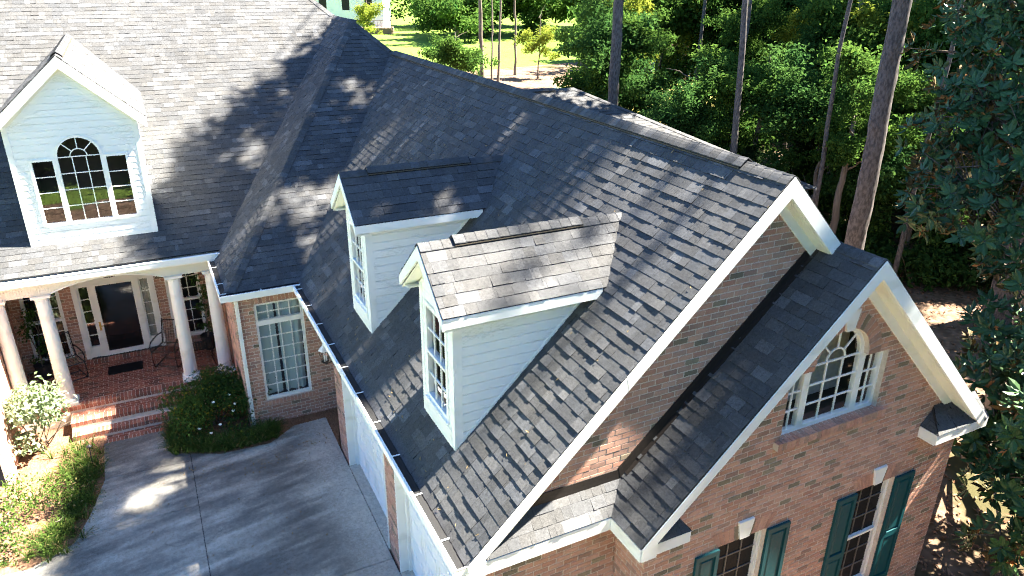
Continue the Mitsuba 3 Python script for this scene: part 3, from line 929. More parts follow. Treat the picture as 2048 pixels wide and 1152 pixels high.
obj('rake_board', slab(Polygon([(XR, ZR - .012), (xr2, ZR - .012 - PG * (xr2 - XR)), (xr2 - .12, ZR - .24 - PG * (xr2 - .12 - XR)), (XR, ZR - .24)]), rfr, 0.012, -0.02), 'white_bsdf', rk)
obj('drip_edge', slab(Polygon([(0.02, EAVE + .005), (XR, ZR - .012), (XR, ZR - .028), (0.02, EAVE - .015)]), rfr, 0.018, 0.010), 'white_bsdf', rk)
for sg in (1, -1):
    zz = lambda x, d: ZR - d - PG * abs(x - XR)
    xa = .2 if sg > 0 else XB - .05
    obj('soffit', slab(Polygon([(xa, zz(xa, .235)), (XR, ZR - .235), (XR, ZR - .25), (xa, zz(xa, .25))]), rfr, -0.02, -YW), 'soffit_bsdf', rk)
    obj('frieze_board', slab(Polygon([(xa, zz(xa, .25)), (XR, ZR - .25), (XR, ZR - .40), (xa, zz(xa, .40))]), gfr, 0.03, 0.0), 'white_bsdf', rk)


def soffit_ribs(holder, xa, za, xb, zb, ya, yb, n):
    m = MB()
    A, B = np.array([xa, 0, za]), np.array([xb, 0, zb])
    d = (B - A) / n
    for i in range(n):
        p = A + d * i
        m.add(*plank(None, None, p + (0, ya, 0), p + (0, yb, 0), d, np.linalg.norm(d) * .72, (0, 0, -1), .006))
    tag(m.build('soffit_rib', 'soffit_bsdf', holder), kind='stuff')


soffit_ribs(rk, XR + .02, ZR - .27, XB - .06, ZR - .27 - PG * (XB - .08 - XR), .03, YW - .05, 34)
# fascia under the skirt roof, with its corner return at the gutter's end
sk = part('skirt_fascia')
obj('fascia', bx(-.02, XBL - .03, YP, YP + .024, EAVE - .19, EAVE - .015), 'white_bsdf', sk)
obj('soffit', bx(0.0, XBL, YP + .024, YW - .001, EAVE - .18, EAVE - .165), 'soffit_bsdf', sk)
obj('return_block', bx(-.03, .16, YP - .02, YP - .001, EAVE - .21, EAVE - .045), 'white_bsdf', sk)
obj('fascia', bx(XBL, XBL + .024, YB, YP, EAVE - .19, EAVE - .015), 'white_bsdf', sk)
obj('fascia', bx(XBL - .03, XBL, YP + .001, YP + .024, EAVE - .19, EAVE - .015), 'white_bsdf', sk)
obj('soffit', bx(XBL + .024, 2.07, YB + .03, YW - .01, EAVE - .18, EAVE - .165), 'soffit_bsdf', sk)
# flashing where the roofs meet the gable wall
fl = part('flashing')
xj = XBL + (ZPT - EAVE) / PB
obj('strip', slab(Polygon([(.35, ZPT - .03), (xj, ZPT - .03), (xj - .04, ZPT + .13), (.45, ZPT + .13)]), gfr, .016, .0), 'flashing_bsdf', fl)
zl = lambda x: EAVE + PB * (x - XBL)
obj('strip', slab(Polygon([(xj, ZPT - .03), (4.66, zl(4.66) - .03), (4.55, zl(4.55) + .15), (xj - .04, ZPT + .15)]), gfr, .018, .0), 'flashing_bsdf', fl)
obj('strip', slab(Polygon([(xj + .05, zl(xj + .05) + .012), (xj + .05 + .12, zl(xj + .17) + .012), (4.66, zl(4.66) + .012), (4.66, zl(4.6) - .04)]), gfr, .075, 0.0), 'flashing_bsdf', fl)

# ---- the bay: brick gable with the arched window above two shuttered windows
bfr = Frame((0, YBW, 0), (1, 0, 0), (0, 0, 1), (0, -1, 0))
BX0, BX1 = 2.07, 7.64
bay = Polygon([(BX0, -.42), (BX1, -.42), (BX1, 2.98), (XB, ZB - .24), (BX0, 3.12)])
AC, AZS, AR1 = 4.79, 4.49, .46
A0, A1, AZ0 = 3.96, 5.635, 3.63
arch_hole = unary_union([box(A0, AZ0, A1, AZS + .005), Polygon(arc(AC, AZS, AR1, 0, 180) + [(AC - AR1, AZS - .1), (AC + AR1, AZS - .1)])])
LW = [(3.21, 4.01, .32, 2.26), (5.65, 6.44, .32, 2.26)]
holes = unary_union([arch_hole] + [box(a, c, b, d) for a, b, c, d in LW])
ring = Polygon(arc(AC, AZS, AR1, 0, 180) + arc(AC, AZS, AR1 + .21, 180, 0))
jacks = [Polygon([(a - .02, d), (b + .02, d), (b + .14, d + .235), (a - .14, d + .235)]) for a, b, c, d in LW]
keep = bay.difference(unary_union([holes, ring] + jacks + [box(A0 - .1, AZ0 - .11, A1 + .1, AZ0 + .003)]))
BAY = brick_wall('bay_wall', bfr, bay, bricks=keep, holes=holes, v0=-.42)
n_ = 19
for k in range(n_):
    a0, a1 = 180 * k / n_ + .9, 180 * (k + 1) / n_ - .9
    if 84 < (a0 + a1) / 2 < 96:
        continue
    p_ = Polygon(arc(AC, AZS, AR1 + .004, a0, a1, 2) + arc(AC, AZS, AR1 + .205, a1, a0, 2))
    piece('brick', BAY, slab(p_, bfr, .007, 0, back=False), brick_tone(), 'brick_bsdf')
for (a, b, c, d), j in zip(LW, jacks):
    m_ = (a + b) / 2
    n_ = 12
    for k in range(n_):
        s0, s1 = k / n_, (k + 1) / n_
        if abs((s0 + s1) / 2 - .5) < .09:
            continue
        lo = lambda s: a - .02 + (b - a + .04) * s
        hi = lambda s: a - .14 + (b - a + .28) * s
        e = .004
        piece('brick', BAY, slab(Polygon([(lo(s0) + e, d + .004), (lo(s1) - e, d + .004), (hi(s1) - e, d + .23), (hi(s0) + e, d + .23)]), bfr, .007, 0, back=False), brick_tone(), 'brick_bsdf')
for cx, z0, z1, w0, w1 in [((a + b) / 2, d + .02, d + .29, .075, .125) for a, b, c, d in LW] + [(AC - .01, AZS + AR1 - .01, AZS + AR1 + .26, .065, .12)]:
    k_ = part('keystone')
    obj('stone', slab(Polygon([(cx - w0, z0), (cx + w0, z0), (cx + w1, z1), (cx - w1, z1)]), bfr, .035, -.02), 'white_bsdf', k_)
sl = rowlock(BAY, (A0 - .1, YBW + .06, AZ0 - .105), (A1 + .1, YBW + .06, AZ0 - .105), (0, 0, 1), (0, -1, 0), .145, .108, pitch=.073)
obj('sill_mortar', sl, 'mortar_bsdf', BAY)
aw = trio('arched_window', bfr.shifted(-.09), AC, A0, A1, AZ0, AZS, AR1, .11, 3, 3, 3, 2, .16, front=.02, back=-.05, glass=-.012, bar=.02, room=1.2, label='arched window in the brick gable with a keystone over it')
shutter_at = []
for i, (a, b, c, d) in enumerate(LW):
    fr = bfr.shifted(-.085)
    zm = (c + d) / 2
    window('shuttered_window', fr, box(a, c, b, d), [box(a + .055, c + .06, b - .055, zm - .02), box(a + .055, zm + .02, b - .055, d - .045)],
           lines(*[[(a + .055 + (b - a - .11) * t / 3, c), (a + .055 + (b - a - .11) * t / 3, d)] for t in (1, 2)], *[[(a, c + .06 + t), (b, c + .06 + t)] for t in (.28, .6)], *[[(a, d - .045 - t), (b, d - .045 - t)] for t in (.3, .6)]),
           front=.02, back=-.05, glass=-.03, bar=.016, room=.6, label=('half hidden shuttered window nearer the bay corner', 'shuttered window farther right in the brick bay')[i], grille_bsdf='screen_bar_bsdf', pane_bsdf='screen_bsdf')
    obj('sill_mortar', rowlock(BAY, (a - .03, YBW + .06, c - .11), (b + .03, YBW + .06, c - .11), (0, 0, 1), (0, -1, 0), .11, .113), 'mortar_bsdf', BAY)
    for u0, u1 in ((a - .365, a - .0), (b + .0, b + .39)):
        sh = part('shutter')
        z0, z1 = c - .04, d - .01
        pa, pb = box(u0 + .055, z0 + .09, u1 - .055, z0 + .86), box(u0 + .055, z0 + .96, u1 - .055, z1 - .075)
        obj('stile_frame', slab(box(u0, z0, u1, z1).difference(unary_union([pa, pb])), bfr, .045, .008), 'shutter_bsdf', sh)
        for p_ in (pa, pb):
            pp = MB()
            pp.add(*slab(p_, bfr, .022, .008))
            x0_, y0_, x1_, y1_ = p_.bounds
            inn, mid = p_.buffer(-.045, join_style=2), p_.buffer(-.02, join_style=2)
            pp.add(*slab(inn, bfr, .036, .02))
            o_, i_ = np.array(mid.exterior.coords)[:-1], np.array(inn.exterior.coords)[:-1]
            if len(o_) == len(i_) == 4:
                v_ = bfr.to(np.vstack([np.column_stack([o_, np.full(4, .022)]), np.column_stack([i_, np.full(4, .036)])]))
                q_ = np.array([[k, (k + 1) % 4, (k + 1) % 4 + 4, k + 4] for k in range(4)])
                pp.add(v_, np.vstack([q_, q_[:, ::-1]]))
            pp.build('panel', 'shutter_bsdf', sh)
bl = Frame((BX0, 0, 0), (0, 1, 0), (0, 0, 1), (-1, 0, 0))
brick_wall('bay_side_wall', bl, box(YBW + .001, -.42, YW, 3.0), v0=-.42)
brick_wall('bay_side_wall', Frame((BX1, 0, 0), (0, 1, 0), (0, 0, 1), (1, 0, 0)), box(YBW + .001, -.42, 9.0, 2.9), bricks=box(0, 0, .01, .01), v0=-.42)
br = part('bay_rake')
yfr = Frame((0, YB, 0), (1, 0, 0), (0, 0, 1), (0, -1, 0))
zbl = lambda x: ZB - PB * (XB - x)
zbr = lambda x: ZB - PBR * (x - XB)
XE = 7.68
obj('rake_board', slab(Polygon([(XBL + .02, zbl(XBL) - .012), (XB, ZB - .012), (XB, ZB - .23), (XBL + .22, zbl(XBL + .22) - .20), (XBL + .22, EAVE - .19), (XBL + .02, EAVE - .19)]), yfr, .012, -.02), 'white_bsdf', br)
obj('rake_board', slab(Polygon([(XB, ZB - .012), (XE, zbr(XE) - .012), (XE, zbr(XE) - .17), (XE - .1, zbr(XE - .1) - .23), (XB, ZB - .23)]), yfr, .012, -.02), 'white_bsdf', br)
for xa, zf in ((XBL + .25, zbl), (XE - .05, zbr)):
    obj('soffit', slab(Polygon([(xa, zf(xa) - .225), (XB, ZB - .225), (XB, ZB - .24), (xa, zf(xa) - .24)]), yfr, -.02, YB - YBW), 'soffit_bsdf', br)
    obj('frieze_board', slab(Polygon([(xa, zf(xa) - .24), (XB, ZB - .24), (XB, ZB - .40), (xa, zf(xa) - .40)]), bfr, .03, 0), 'white_bsdf', br)
soffit_ribs(br, XB + .02, ZB - .26, XE - .2, zbr(XE - .2) - .245, YB + .03, YBW - .05, 100)

# ---- front walls: corner room, porch, left wing
ffr = Frame((0, 8.93, 0), (1, 0, 0), (0, 0, 1), (0, -1, 0))
FX0 = -1.29
fw_ = box(FX0, -.42, .75, 2.9)
fwin = box(-.9, .26, .07, 2.53)
hd = box(-.95, 2.54, .12, 2.75)
CORNER = brick_wall('corner_room_wall', ffr, fw_, bricks=fw_.difference(unary_union([fwin, hd, box(-.96, .15, .13, .26)])), holes=fwin, v0=-.42)
rowlock(CORNER, (-.95, 8.93, 2.545), (.12, 8.93, 2.545), (0, 0, 1), (0, -1, 0), .007, .2)
obj('sill_mortar', rowlock(CORNER, (-.96, 8.93, .155), (.13, 8.93, .155), (0, 0, 1), (0, -1, 0), .055, .095), 'mortar_bsdf', CORNER)
fo = [box(-.85, .31, .02, 2.02), box(-.85, 2.13, .02, 2.48)]
fb = [LineString([(-.85 + .87 * i / 4, 0), (-.85 + .87 * i / 4, 3)]) for i in (1, 2, 3)] + [LineString([(-1, .31 + 1.71 * j / 6), (1, .31 + 1.71 * j / 6)]) for j in range(1, 6)] + [LineString([(-1, 2.305), (1, 2.305)])]
fwd = window('tall_window', ffr.shifted(-.06), fwin, fo, fb, front=.03, back=-.05, glass=-.015, bar=.018, room=.9, label='tall window with pale curtains behind a white grid')
drape(fwd, ffr.shifted(-.06), -.85, -.50, .27, 2.5, -.16, waves=1.5, amp=.02)
drape(fwd, ffr.shifted(-.06), -.455, .06, .27, 2.5, -.16, waves=2.6, amp=.035, lean=-.08)
sfr = Frame((FX0, 0, 0), (0, 1, 0), (0, 0, 1), (-1, 0, 0))
brick_wall('corner_room_side_wall', sfr, box(8.931, -.42, 12.75, 2.95), v0=-.42)
PYW = 12.75
pfr = Frame((0, PYW, 0), (1, 0, 0), (0, 0, 1), (0, -1, 0))
FLOOR = .12
pw = box(-5.65, FLOOR - .1, FX0, 3.0)
dh = box(-4.37, FLOOR, -2.7, 2.16)
wl, wr = box(-5.42, .32, -4.64, 2.3), box(-2.45, .32, -1.69, 2.3)
PORCH = brick_wall('porch_wall', pfr, pw, holes=unary_union([dh, wl, wr]), v0=FLOOR)
for w_, lab in ((wl, 'dark porch window left of the front door'), (wr, 'dark porch window right of the front door')):
    a, c, b, d = w_.bounds
    zm = (c + d) / 2
    window('porch_window', pfr.shifted(-.05), w_, [box(a + .07, c + .07, b - .07, zm - .025), box(a + .07, zm + .025, b - .07, d - .07)],
           lines(*[[(a + .07 + (b - a - .14) * t / 3, c), (a + .07 + (b - a - .14) * t / 3, d)] for t in (1, 2)], *[[(a, t), (b, t)] for t in (c + .4, c + .7, d - .4, d - .7)]), front=.06, glass=0., bar=.016, label=lab)
    rowlock(PORCH, (a - .04, PYW, c - .1), (b + .04, PYW, c - .1), (0, 0, 1), (0, -1, 0), .05, .09)
lwf = Frame((-5.65, 0, 0), (0, 1, 0), (0, 0, 1), (1, 0, 0))
brick_wall('left_wing_wall', lwf, box(8.93, -.42, PYW, 3.0), v0=-.42)
# garage front: brick piers between white framed doors
gwf = Frame((.28, 0, 0), (0, 1, 0), (0, 0, 1), (-1, 0, 0))
D1, D2, DT = (4.13, 6.73), (.95, 3.57), 2.35
gw = box(YW, -.42, 7.42, 2.9)
dho = unary_union([box(a, -.5, b, DT) for a, b in (D1, D2)])
brick_wall('garage_front_wall', gwf, gw, holes=dho, v0=-.42)
obj('back_wall', bx(.75, .8, 7.42, 8.93, -.4, 2.9), 'mortar_bsdf', HOUSE)
obj('pier_side', bx(.28, .8, 7.42, 7.43, -.4, 2.9), 'brick_bsdf', HOUSE, uv=np.full((36, 2), .6))
for a, b in (D1, D2):
    gd = part('garage_door')
    tag(gd)
    for k in range(4):
        z0, z1 = GZ + .01 + k * .66, GZ + .01 + (k + 1) * .66 - .008
        fr = Frame((.45, 0, 0), (0, 1, 0), (0, 0, 1), (-1, 0, 0))
        m = MB()
        base = box(a + .05, z0, b - .05, min(z1, DT - .04))
        n4 = 4
        ins = [box(a + .12 + i * (b - a - .15) / n4, z0 + .11, a + .02 + (i + 1) * (b - a - .15) / n4, z1 - .11) for i in range(n4)]
        ins = [q_ for q_ in ins if q_.bounds[3] < DT - .06]
        m.add(*slab(base.difference(unary_union(ins)) if ins else base, fr, 0.0, -.04))
        for q_ in ins:
            m.add(*slab(q_, fr, -.012, -.04))
            m.add(*slab(q_.buffer(-.05), fr, -.002, -.03))
        m.build('door_panel', 'door_white_bsdf', gd)
    obj('jamb', join([bx(.262, .46, a, a + .035, GZ, DT), bx(.262, .46, b - .035, b, GZ, DT), bx(.262, .46, a + .035, b - .035, DT - .035, DT)]), 'white_bsdf', gd)
    obj('stop', bx(.40, .448, a + .036, a + .075, GZ, DT - .036), 'white_bsdf', gd)
    obj('stop', bx(.40, .448, b - .075, b - .036, GZ, DT - .036), 'white_bsdf', gd)
obj('garage_floor', bx(.5, 7.4, .3, 8.5, -.42, GZ - .01), 'deck_bsdf', HOUSE)

# ---- gutters
GUT = 0


def gutter(A, B, out, w=.17, white=False, straps=True, mitre=(0, 0)):
    g_ = part('gutter')
    tag(g_)
    A, B, out = np.asarray(A, float), np.asarray(B, float), unit(out)
    ax = unit(B - A)
    A, B = A, B
    m, d = MB(), MB()
    up = np.array([0, 0, 1.0])
    A2, B2 = A - ax * mitre[0], B + ax * mitre[1]
    m.add(*plank(None, None, A2 + out * (w - .018) - up * .125, B2 + out * (w - .018) - up * .125, up, .125, out, .018))
    m.add(*plank(None, None, A2 + out * (w - .03) - up * .012, B2 + out * (w - .03) - up * .012, up, .010, out, .034))
    m.add(*plank(None, None, A2 + out * .03 - up * .135, B2 + out * .03 - up * .135, up, .012, out, w - .045))
    m.add(*plank(None, None, A - up * .20, B - up * .20, up, .155, out, .024))
    for P, s in ((A2, 1), (B2, -1)):
        m.add(*plank(None, None, P - up * .125, P - up * .125 + out * (w - .02), up, .12, ax * s, .006))
    m.build('trough', 'white_bsdf', g_)
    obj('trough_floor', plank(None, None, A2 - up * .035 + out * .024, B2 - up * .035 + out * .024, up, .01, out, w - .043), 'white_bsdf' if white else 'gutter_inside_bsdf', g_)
    if straps:
        n = int(np.linalg.norm(B - A) / .8)
        for k in range(n):
            p = A + ax * (np.linalg.norm(B - A) * (k + .55) / n)
            obj('strap', plank(None, None, p - up * .016 + out * .005, p - up * .016 + out * (w - .012), up, .007, ax, .022), 'white_bsdf', g_)
    obj('soffit', plank(None, None, A - out * .33 - up * .19, B - out * .33 - up * .19, up, .012, out, .335), 'soffit_bsdf', g_)
    return g_


gutter((0, -.0, EAVE - .012), (0, YFE - .0, EAVE - .012), (-1, 0, 0), mitre=(0, -.17))
gutter((0, YFE, EAVE - .012), (XSE, YFE, EAVE - .012), (0, -1, 0), mitre=(.17, .17), white=False)
gutter((XSE, YFE, EAVE - .012), (XSE, YME - .19, EAVE - .012), (-1, 0, 0), mitre=(0, 0))
gutter((XSE + .10, YME, ZEM - .016), (-7.2, YME, ZEM - .016), (0, -1, 0), white=True, straps=False)
for dx, dy, dz in ((-.1, .9, 0), (-.09, 1.25, 0), (-.11, 1.5, 0), (-.08, .35, 0)):
    pass
dsp = part('downspout')
obj('pipe', bx(FX0 + .03, FX0 + .10, 8.845, 8.92, -.2, 2.7), 'white_bsdf', dsp)
obj('elbow', tube([(FX0 + .065, 8.88, 2.66), (FX0 + .065, 8.80, 2.78), (FX0 + .065, 8.46, 2.9)], .036, 6), 'white_bsdf', dsp)
for z in (.4, 1.8):
    obj('clip', bx(FX0 + .02, FX0 + .11, 8.84, 8.848, z, z + .03), 'white_bsdf', dsp)
# ---- porch floor, steps
pf = part('porch_floor')
top = Frame((0, 0, FLOOR), (1, 0, 0), (0, 1, 0))
fl_poly = box(-5.65, 10.70, FX0, PYW)
obj('mortar', slab(fl_poly, top, -.006, -.5), 'mortar_bsdf', pf)
lay_bricks(pf, top, box(-5.64, 10.91, FX0 - .01, PYW - .02), .088, .2032, .011, 'floor_brick', 'paver_bsdf', (-.001, .002), v0=10.91)
obj('joint', rowlock(pf, (-5.64, 10.90, FLOOR - .095), (FX0 - .01, 10.90, FLOOR - .095), (0, 0, 1), (0, -1, 0), .205, .095, .0762, .011, 'floor_brick', 'paver_bsdf'), 'mortar_bsdf', pf)
ds = part('door_step')
obj('joint', rowlock(ds, (-4.42, PYW, FLOOR + .001), (-2.65, PYW, FLOOR + .001), (0, 0, 1), (0, -1, 0), .2, .075, .0762, .011, 'floor_brick', 'paver_bsdf'), 'mortar_bsdf', ds)
SX0, SX1 = -4.70, -2.02
for yf, z, yb in ((10.25, -.03, 10.70), (9.97, -.19, 10.25), (9.60, -.335, 9.97)):
    st = part('porch_step')
    a = SX0 if z > -.3 else -4.2
    obj('mortar', bx(a, SX1, yf + .008, yb + .1, -.45, z - .006), 'mortar_bsdf', st)
    obj('joint', rowlock(st, (a, yf + .2, z - .09), (SX1, yf + .2, z - .09), (0, 0, 1), (0, -1, 0), .2, .09, .0762, .011, 'floor_brick', 'paver_bsdf'), 'mortar_bsdf', st)
    if yb - yf > .3:
        tp = Frame((0, 0, z), (1, 0, 0), (0, 1, 0))
        lay_bricks(st, tp, box(a, yf + .2, SX1, yb), .09, .2032, .011, 'floor_brick', 'paver_bsdf', (-.002, .001), v0=yf + .2)
    fr = Frame((0, yf + .012, 0), (1, 0, 0), (0, 0, 1), (0, -1, 0))
    lay_bricks(st, fr, box(a, z - .17, SX1, z - .09), .0762, .2032, .011, 'floor_brick', 'paver_bsdf', (-.002, .002), v0=z - .168)
# ---- columns
col_x = [(-5.50, 'leftmost white porch column beside the pale leaved bush'), (-4.72, 'white porch column left of the front door steps'), (-2.25, 'white porch column right of the front door'), (-1.50, 'white porch column against the brick corner room')]
for x, lab in col_x:
    c = part('column')
    tag(c, lab)
    y = 10.93
    prof = [(.128 + .022 * (1 - t) ** 1.5, FLOOR + .13 + t * 2.33) for t in np.linspace(0, 1, 9)]
    obj('shaft', lathe(prof, at=(x, y, 0)), 'white_bsdf', c, smooth=50)
    obj('base', join([bx(x - .19, x + .19, y - .19, y + .19, FLOOR + .001, FLOOR + .06), lathe([(0, FLOOR + .13), (.165, FLOOR + .13), (.185, FLOOR + .115), (.19, FLOOR + .09), (.18, FLOOR + .062), (0, FLOOR + .062)], at=(x, y, 0))]), 'white_bsdf', c, smooth=30)
    obj('capital', join([bx(x - .175, x + .175, y - .175, y + .175, 2.645, 2.695), lathe([(0, 2.57), (.135, 2.57), (.145, 2.58), (.135, 2.595), (.14, 2.61), (.168, 2.645), (0, 2.645)], at=(x, y, 0))]), 'white_bsdf', c, smooth=30)
# ---- beam with beaded boards and a shallow arch
bm = part('porch_beam')
ARC = [(-4.55, 2.695), (-4.3, 2.78), (-4.0, 2.85), (-3.75, 2.885), (-3.48, 2.90), (-3.22, 2.885), (-2.97, 2.85), (-2.67, 2.78), (-2.42, 2.695)]
bp = Polygon([(-7.0, 3.06), (-7.0, 2.695)] + ARC + [(FX0 - .01, 2.695), (FX0 - .01, 3.06)])
byf = Frame((0, 10.82, 0), (1, 0, 0), (0, 0, 1), (0, -1, 0))
obj('core', slab(bp, byf, -.012, -.24), 'soffit_bsdf', bm)
m = MB()
x = -7.0
while x < FX0:
    for g_ in polys(box(x, 2.5, x + .043, 3.06).intersection(bp)):
        m.add(*slab(g_, byf, 0.0, -.012, back=False))
    x += .05
tag(m.build('beaded_board', 'soffit_bsdf', bm), kind='stuff')
edge = Polygon([(a, b - .001) for a, b in ARC] + [(a, b + .022) for a, b in ARC[::-1]])
obj('edge_trim', slab(edge, byf, .012, -.2), 'white_bsdf', bm)
obj('frieze', bx(-7.0, FX0 - .01, 10.805, 10.82, 2.985, 3.06), 'white_bsdf', bm)
obj('porch_ceiling', bx(-7.0, FX0 - .001, 11.07, PYW, 2.93, 2.95), 'ceiling_bsdf', HOUSE)
obj('eave_board', bx(-7.0, FX0 - .2, 10.69, 10.83, 3.062, 3.07), 'soffit_bsdf', HOUSE)
# ---- front door
dfr = Frame((0, PYW, 0), (1, 0, 0), (0, 0, 1), (0, -1, 0))
fd = part('front_door')
tag(fd, 'white front door unit with a dark storm door between side lights')
z0 = FLOOR + .08
obj('casing', slab(box(-4.40, z0, -2.67, 2.2).difference(unary_union([box(-4.30, z0 - .1, -2.77, 2.09)])), dfr, .035, -.06), 'white_bsdf', fd)
obj('sill_plate', bx(-4.36, -2.71, PYW - .05, PYW + .05, FLOOR + .055, z0 - .001), 'black_metal_bsdf', fd)
ofr = dfr.shifted(-.05)


def light(name, u0, u1, v0, v1, n, bsdf='glass_bsdf'):
    fr = ofr
    L = [LineString([(u0, v0 + (v1 - v0) * j / n), (u1, v0 + (v1 - v0) * j / n)]) for j in range(1, n)]
    return L


sl_o = [box(-4.255, z0 + .27, -4.075, 2.0), box(-2.975, z0 + .27, -2.815, 2.0)]
bars = [LineString([(o.bounds[0], o.bounds[1] + (o.bounds[3] - o.bounds[1]) * j / 5), (o.bounds[2], o.bounds[1] + (o.bounds[3] - o.bounds[1]) * j / 5)]) for o in sl_o for j in range(1, 5)]
for out_, o_, dr_ in ((box(-4.30, z0, -4.035, 2.09), sl_o[0], 0), (box(-3.01, z0, -2.77, 2.09), sl_o[1], 1)):
    sdw = window('door_side_light', ofr, out_, [o_], [b_ for b_ in bars if b_.intersects(o_)], front=.02, glass=0.0, bar=.018, room=.5)
    if dr_:
        drape(sdw, ofr, -2.99, -2.8, z0 + .27, 2.0, -.06, waves=5, amp=.008, bsdf='sheer_bsdf')
storm = window('storm_door', dfr, box(-4.035, z0 + .005, -3.01, 2.09), [box(-3.91, z0 + .11, -3.155, 2.0)], [], front=.012, back=-.03, glass=0.0, room=.9, label='white storm door with one large dark pane')
obj('handle', join([tube([(-3.975, PYW - .015, 1.0), (-3.975, PYW - .045, 1.0), (-3.92, PYW - .05, 1.0)], .011, 6), bx(-3.995, -3.955, PYW - .02, PYW - .012, .88, 1.1)]), 'brass_bsdf', storm)
obj('door_bell', bx(-2.66, -2.64, PYW - .02, PYW, 1.25, 1.32), 'brass_bsdf', HOUSE)

# ------------------------------------------------------------------ loose things on the porch
mt = thing('doormat', 'black rectangular doormat on the brick porch before the door', 'doormat')
m1 = box(-3.97, 11.85, -3.24, 12.26)
obj('border', slab(m1.difference(m1.buffer(-.04)), top, .018, .004), 'mat_bsdf', mt)
mm = MB()
for i in range(22):
    mm.add(*slab(box(-3.925 + i * .0295, 11.895, -3.925 + i * .0295 + .02, 12.215), top, .013, .004))
mm.add(*slab(m1.buffer(-.04), top, .006, .004))
mm.build('ribbed_pile', 'mat_bsdf', mt)


def chair(x, y, rot, label):
    c = thing('porch_chair', label, 'chair', 'black metal porch chairs')
    ca, sa = math.cos(rot), math.sin(rot)

    def W(p):
        return [(x + ca * a - sa * b, y + sa * a + ca * b, FLOOR + z) for a, b, z in p]
    # local: +a is forward
    for s in (-.27, .27):
        obj('side_frame', tube(W([(-.42, s, .98), (-.40, s, .9), (-.30, s, .52), (-.26, s, .42), (.26, s, .44), (.30, s, .38), (.28, s, .1), (.24, s, .03), (-.30, s, .025), (-.34, s, .05)]), .014, 6), 'black_metal_bsdf', c, smooth=60)
        obj('arm', tube(W([(-.34, s, .66), (-.1, s * 1.05, .69), (.2, s * 1.08, .66), (.30, s * 1.06, .58), (.29, s, .44)]), .014, 6), 'black_metal_bsdf', c, smooth=60)
    m = MB()
    for i in range(9):
        s = -.24 + .06 * i
        m.add(*tube(W([(.26, s, .44), (-.24, s, .42), (-.30, s, .5), (-.41, s, .95)]), .005, 4))
    tag(m.build('wire_mesh', 'black_metal_bsdf', c), kind='stuff')
    for a, z in ((.26, .44), (-.26, .42), (-.41, .96), (-.2, .025), (.2, .03)):
        obj('crossbar', tube(W([(a, -.27, z), (a, .27, z)]), .011, 6), 'black_metal_bsdf', c)


chair(-4.72, 12.05, -1.2, 'black metal porch chair left of the front door, half behind a column')
chair(-2.62, 11.85, -2.05, 'black metal porch chair right of the front door')
tb = thing('side_table', 'small black metal table behind the two right hand columns', 'table')
tx, ty = -1.93, 11.55
obj('tabletop', join([bx(tx - .26 + i * .066, tx - .26 + i * .066 + .05, ty - .24, ty + .24, FLOOR + .46, FLOOR + .472) for i in range(8)] + [bx(tx - .27, tx + .27, y, y + .03, FLOOR + .45, FLOOR + .46) for y in (ty - .22, ty + .19)]), 'black_metal_bsdf', tb)
for a in (-.24, .24):
    for b in (-.21, .21):
        obj('leg', tube([(tx + a, ty + b, FLOOR + .45), (tx + a * .8, ty + b * .8, FLOOR + .25), (tx + a * 1.05, ty + b * 1.05, FLOOR + .01)], .011, 6), 'black_metal_bsdf', tb)


def lantern(x, y, z, wallx):
    l = thing('wall_lantern', 'carriage lantern with glass sides on the brick by the garage', 'lantern')
    obj('back_plate', bx(wallx - .02, wallx, y - .05, y + .05, z - .12, z + .12), 'black_metal_bsdf', l)
    obj('arm', tube([(wallx - .015, y, z - .02), (wallx - .07, y, z - .17), (x, y, z - .2), (x, y, z - .15)], .012, 6), 'black_metal_bsdf', l)
    R6 = lambda r, z_: [(x + r * math.cos(k * math.pi / 3), y + r * math.sin(k * math.pi / 3), z_) for k in range(6)]
    obj('roof', lathe([(.02, z + .24), (.03, z + .22), (.035, z + .2), (.115, z + .12), (.12, z + .11), (.0, z + .11)], 6, (x, y, 0)), 'white_bsdf', l)
    obj('finial', lathe([(0, z + .31), (.014, z + .29), (.008, z + .26), (.018, z + .24), (0, z + .235)], 8, (x, y, 0)), 'white_bsdf', l)
    for p, q in zip(R6(.1, z + .11), R6(.065, z - .13)):
        obj('bar', tube([p, q], .006, 4), 'black_metal_bsdf', l)
    g0, g1 = R6(.096, z + .108), R6(.062, z - .128)
    for k in range(6):
        obj('glass_pane', (np.array([g0[k], g0[(k + 1) % 6], g1[(k + 1) % 6], g1[k]]), np.array([[0, 1, 2], [0, 2, 3]])), 'glass_bsdf', l)
    obj('base', lathe([(.0, z - .13), (.075, z - .13), (.07, z - .15), (.03, z - .17), (0, z - .18)], 6, (x, y, 0)), 'black_metal_bsdf', l)
    for k in range(3):
        a = k * 2.1
        obj('candle', lathe([(.012, z - .13), (.012, z - .02), (0, z + .02)], 6, (x + .025 * math.cos(a), y + .025 * math.sin(a), 0)), 'white_bsdf', l)


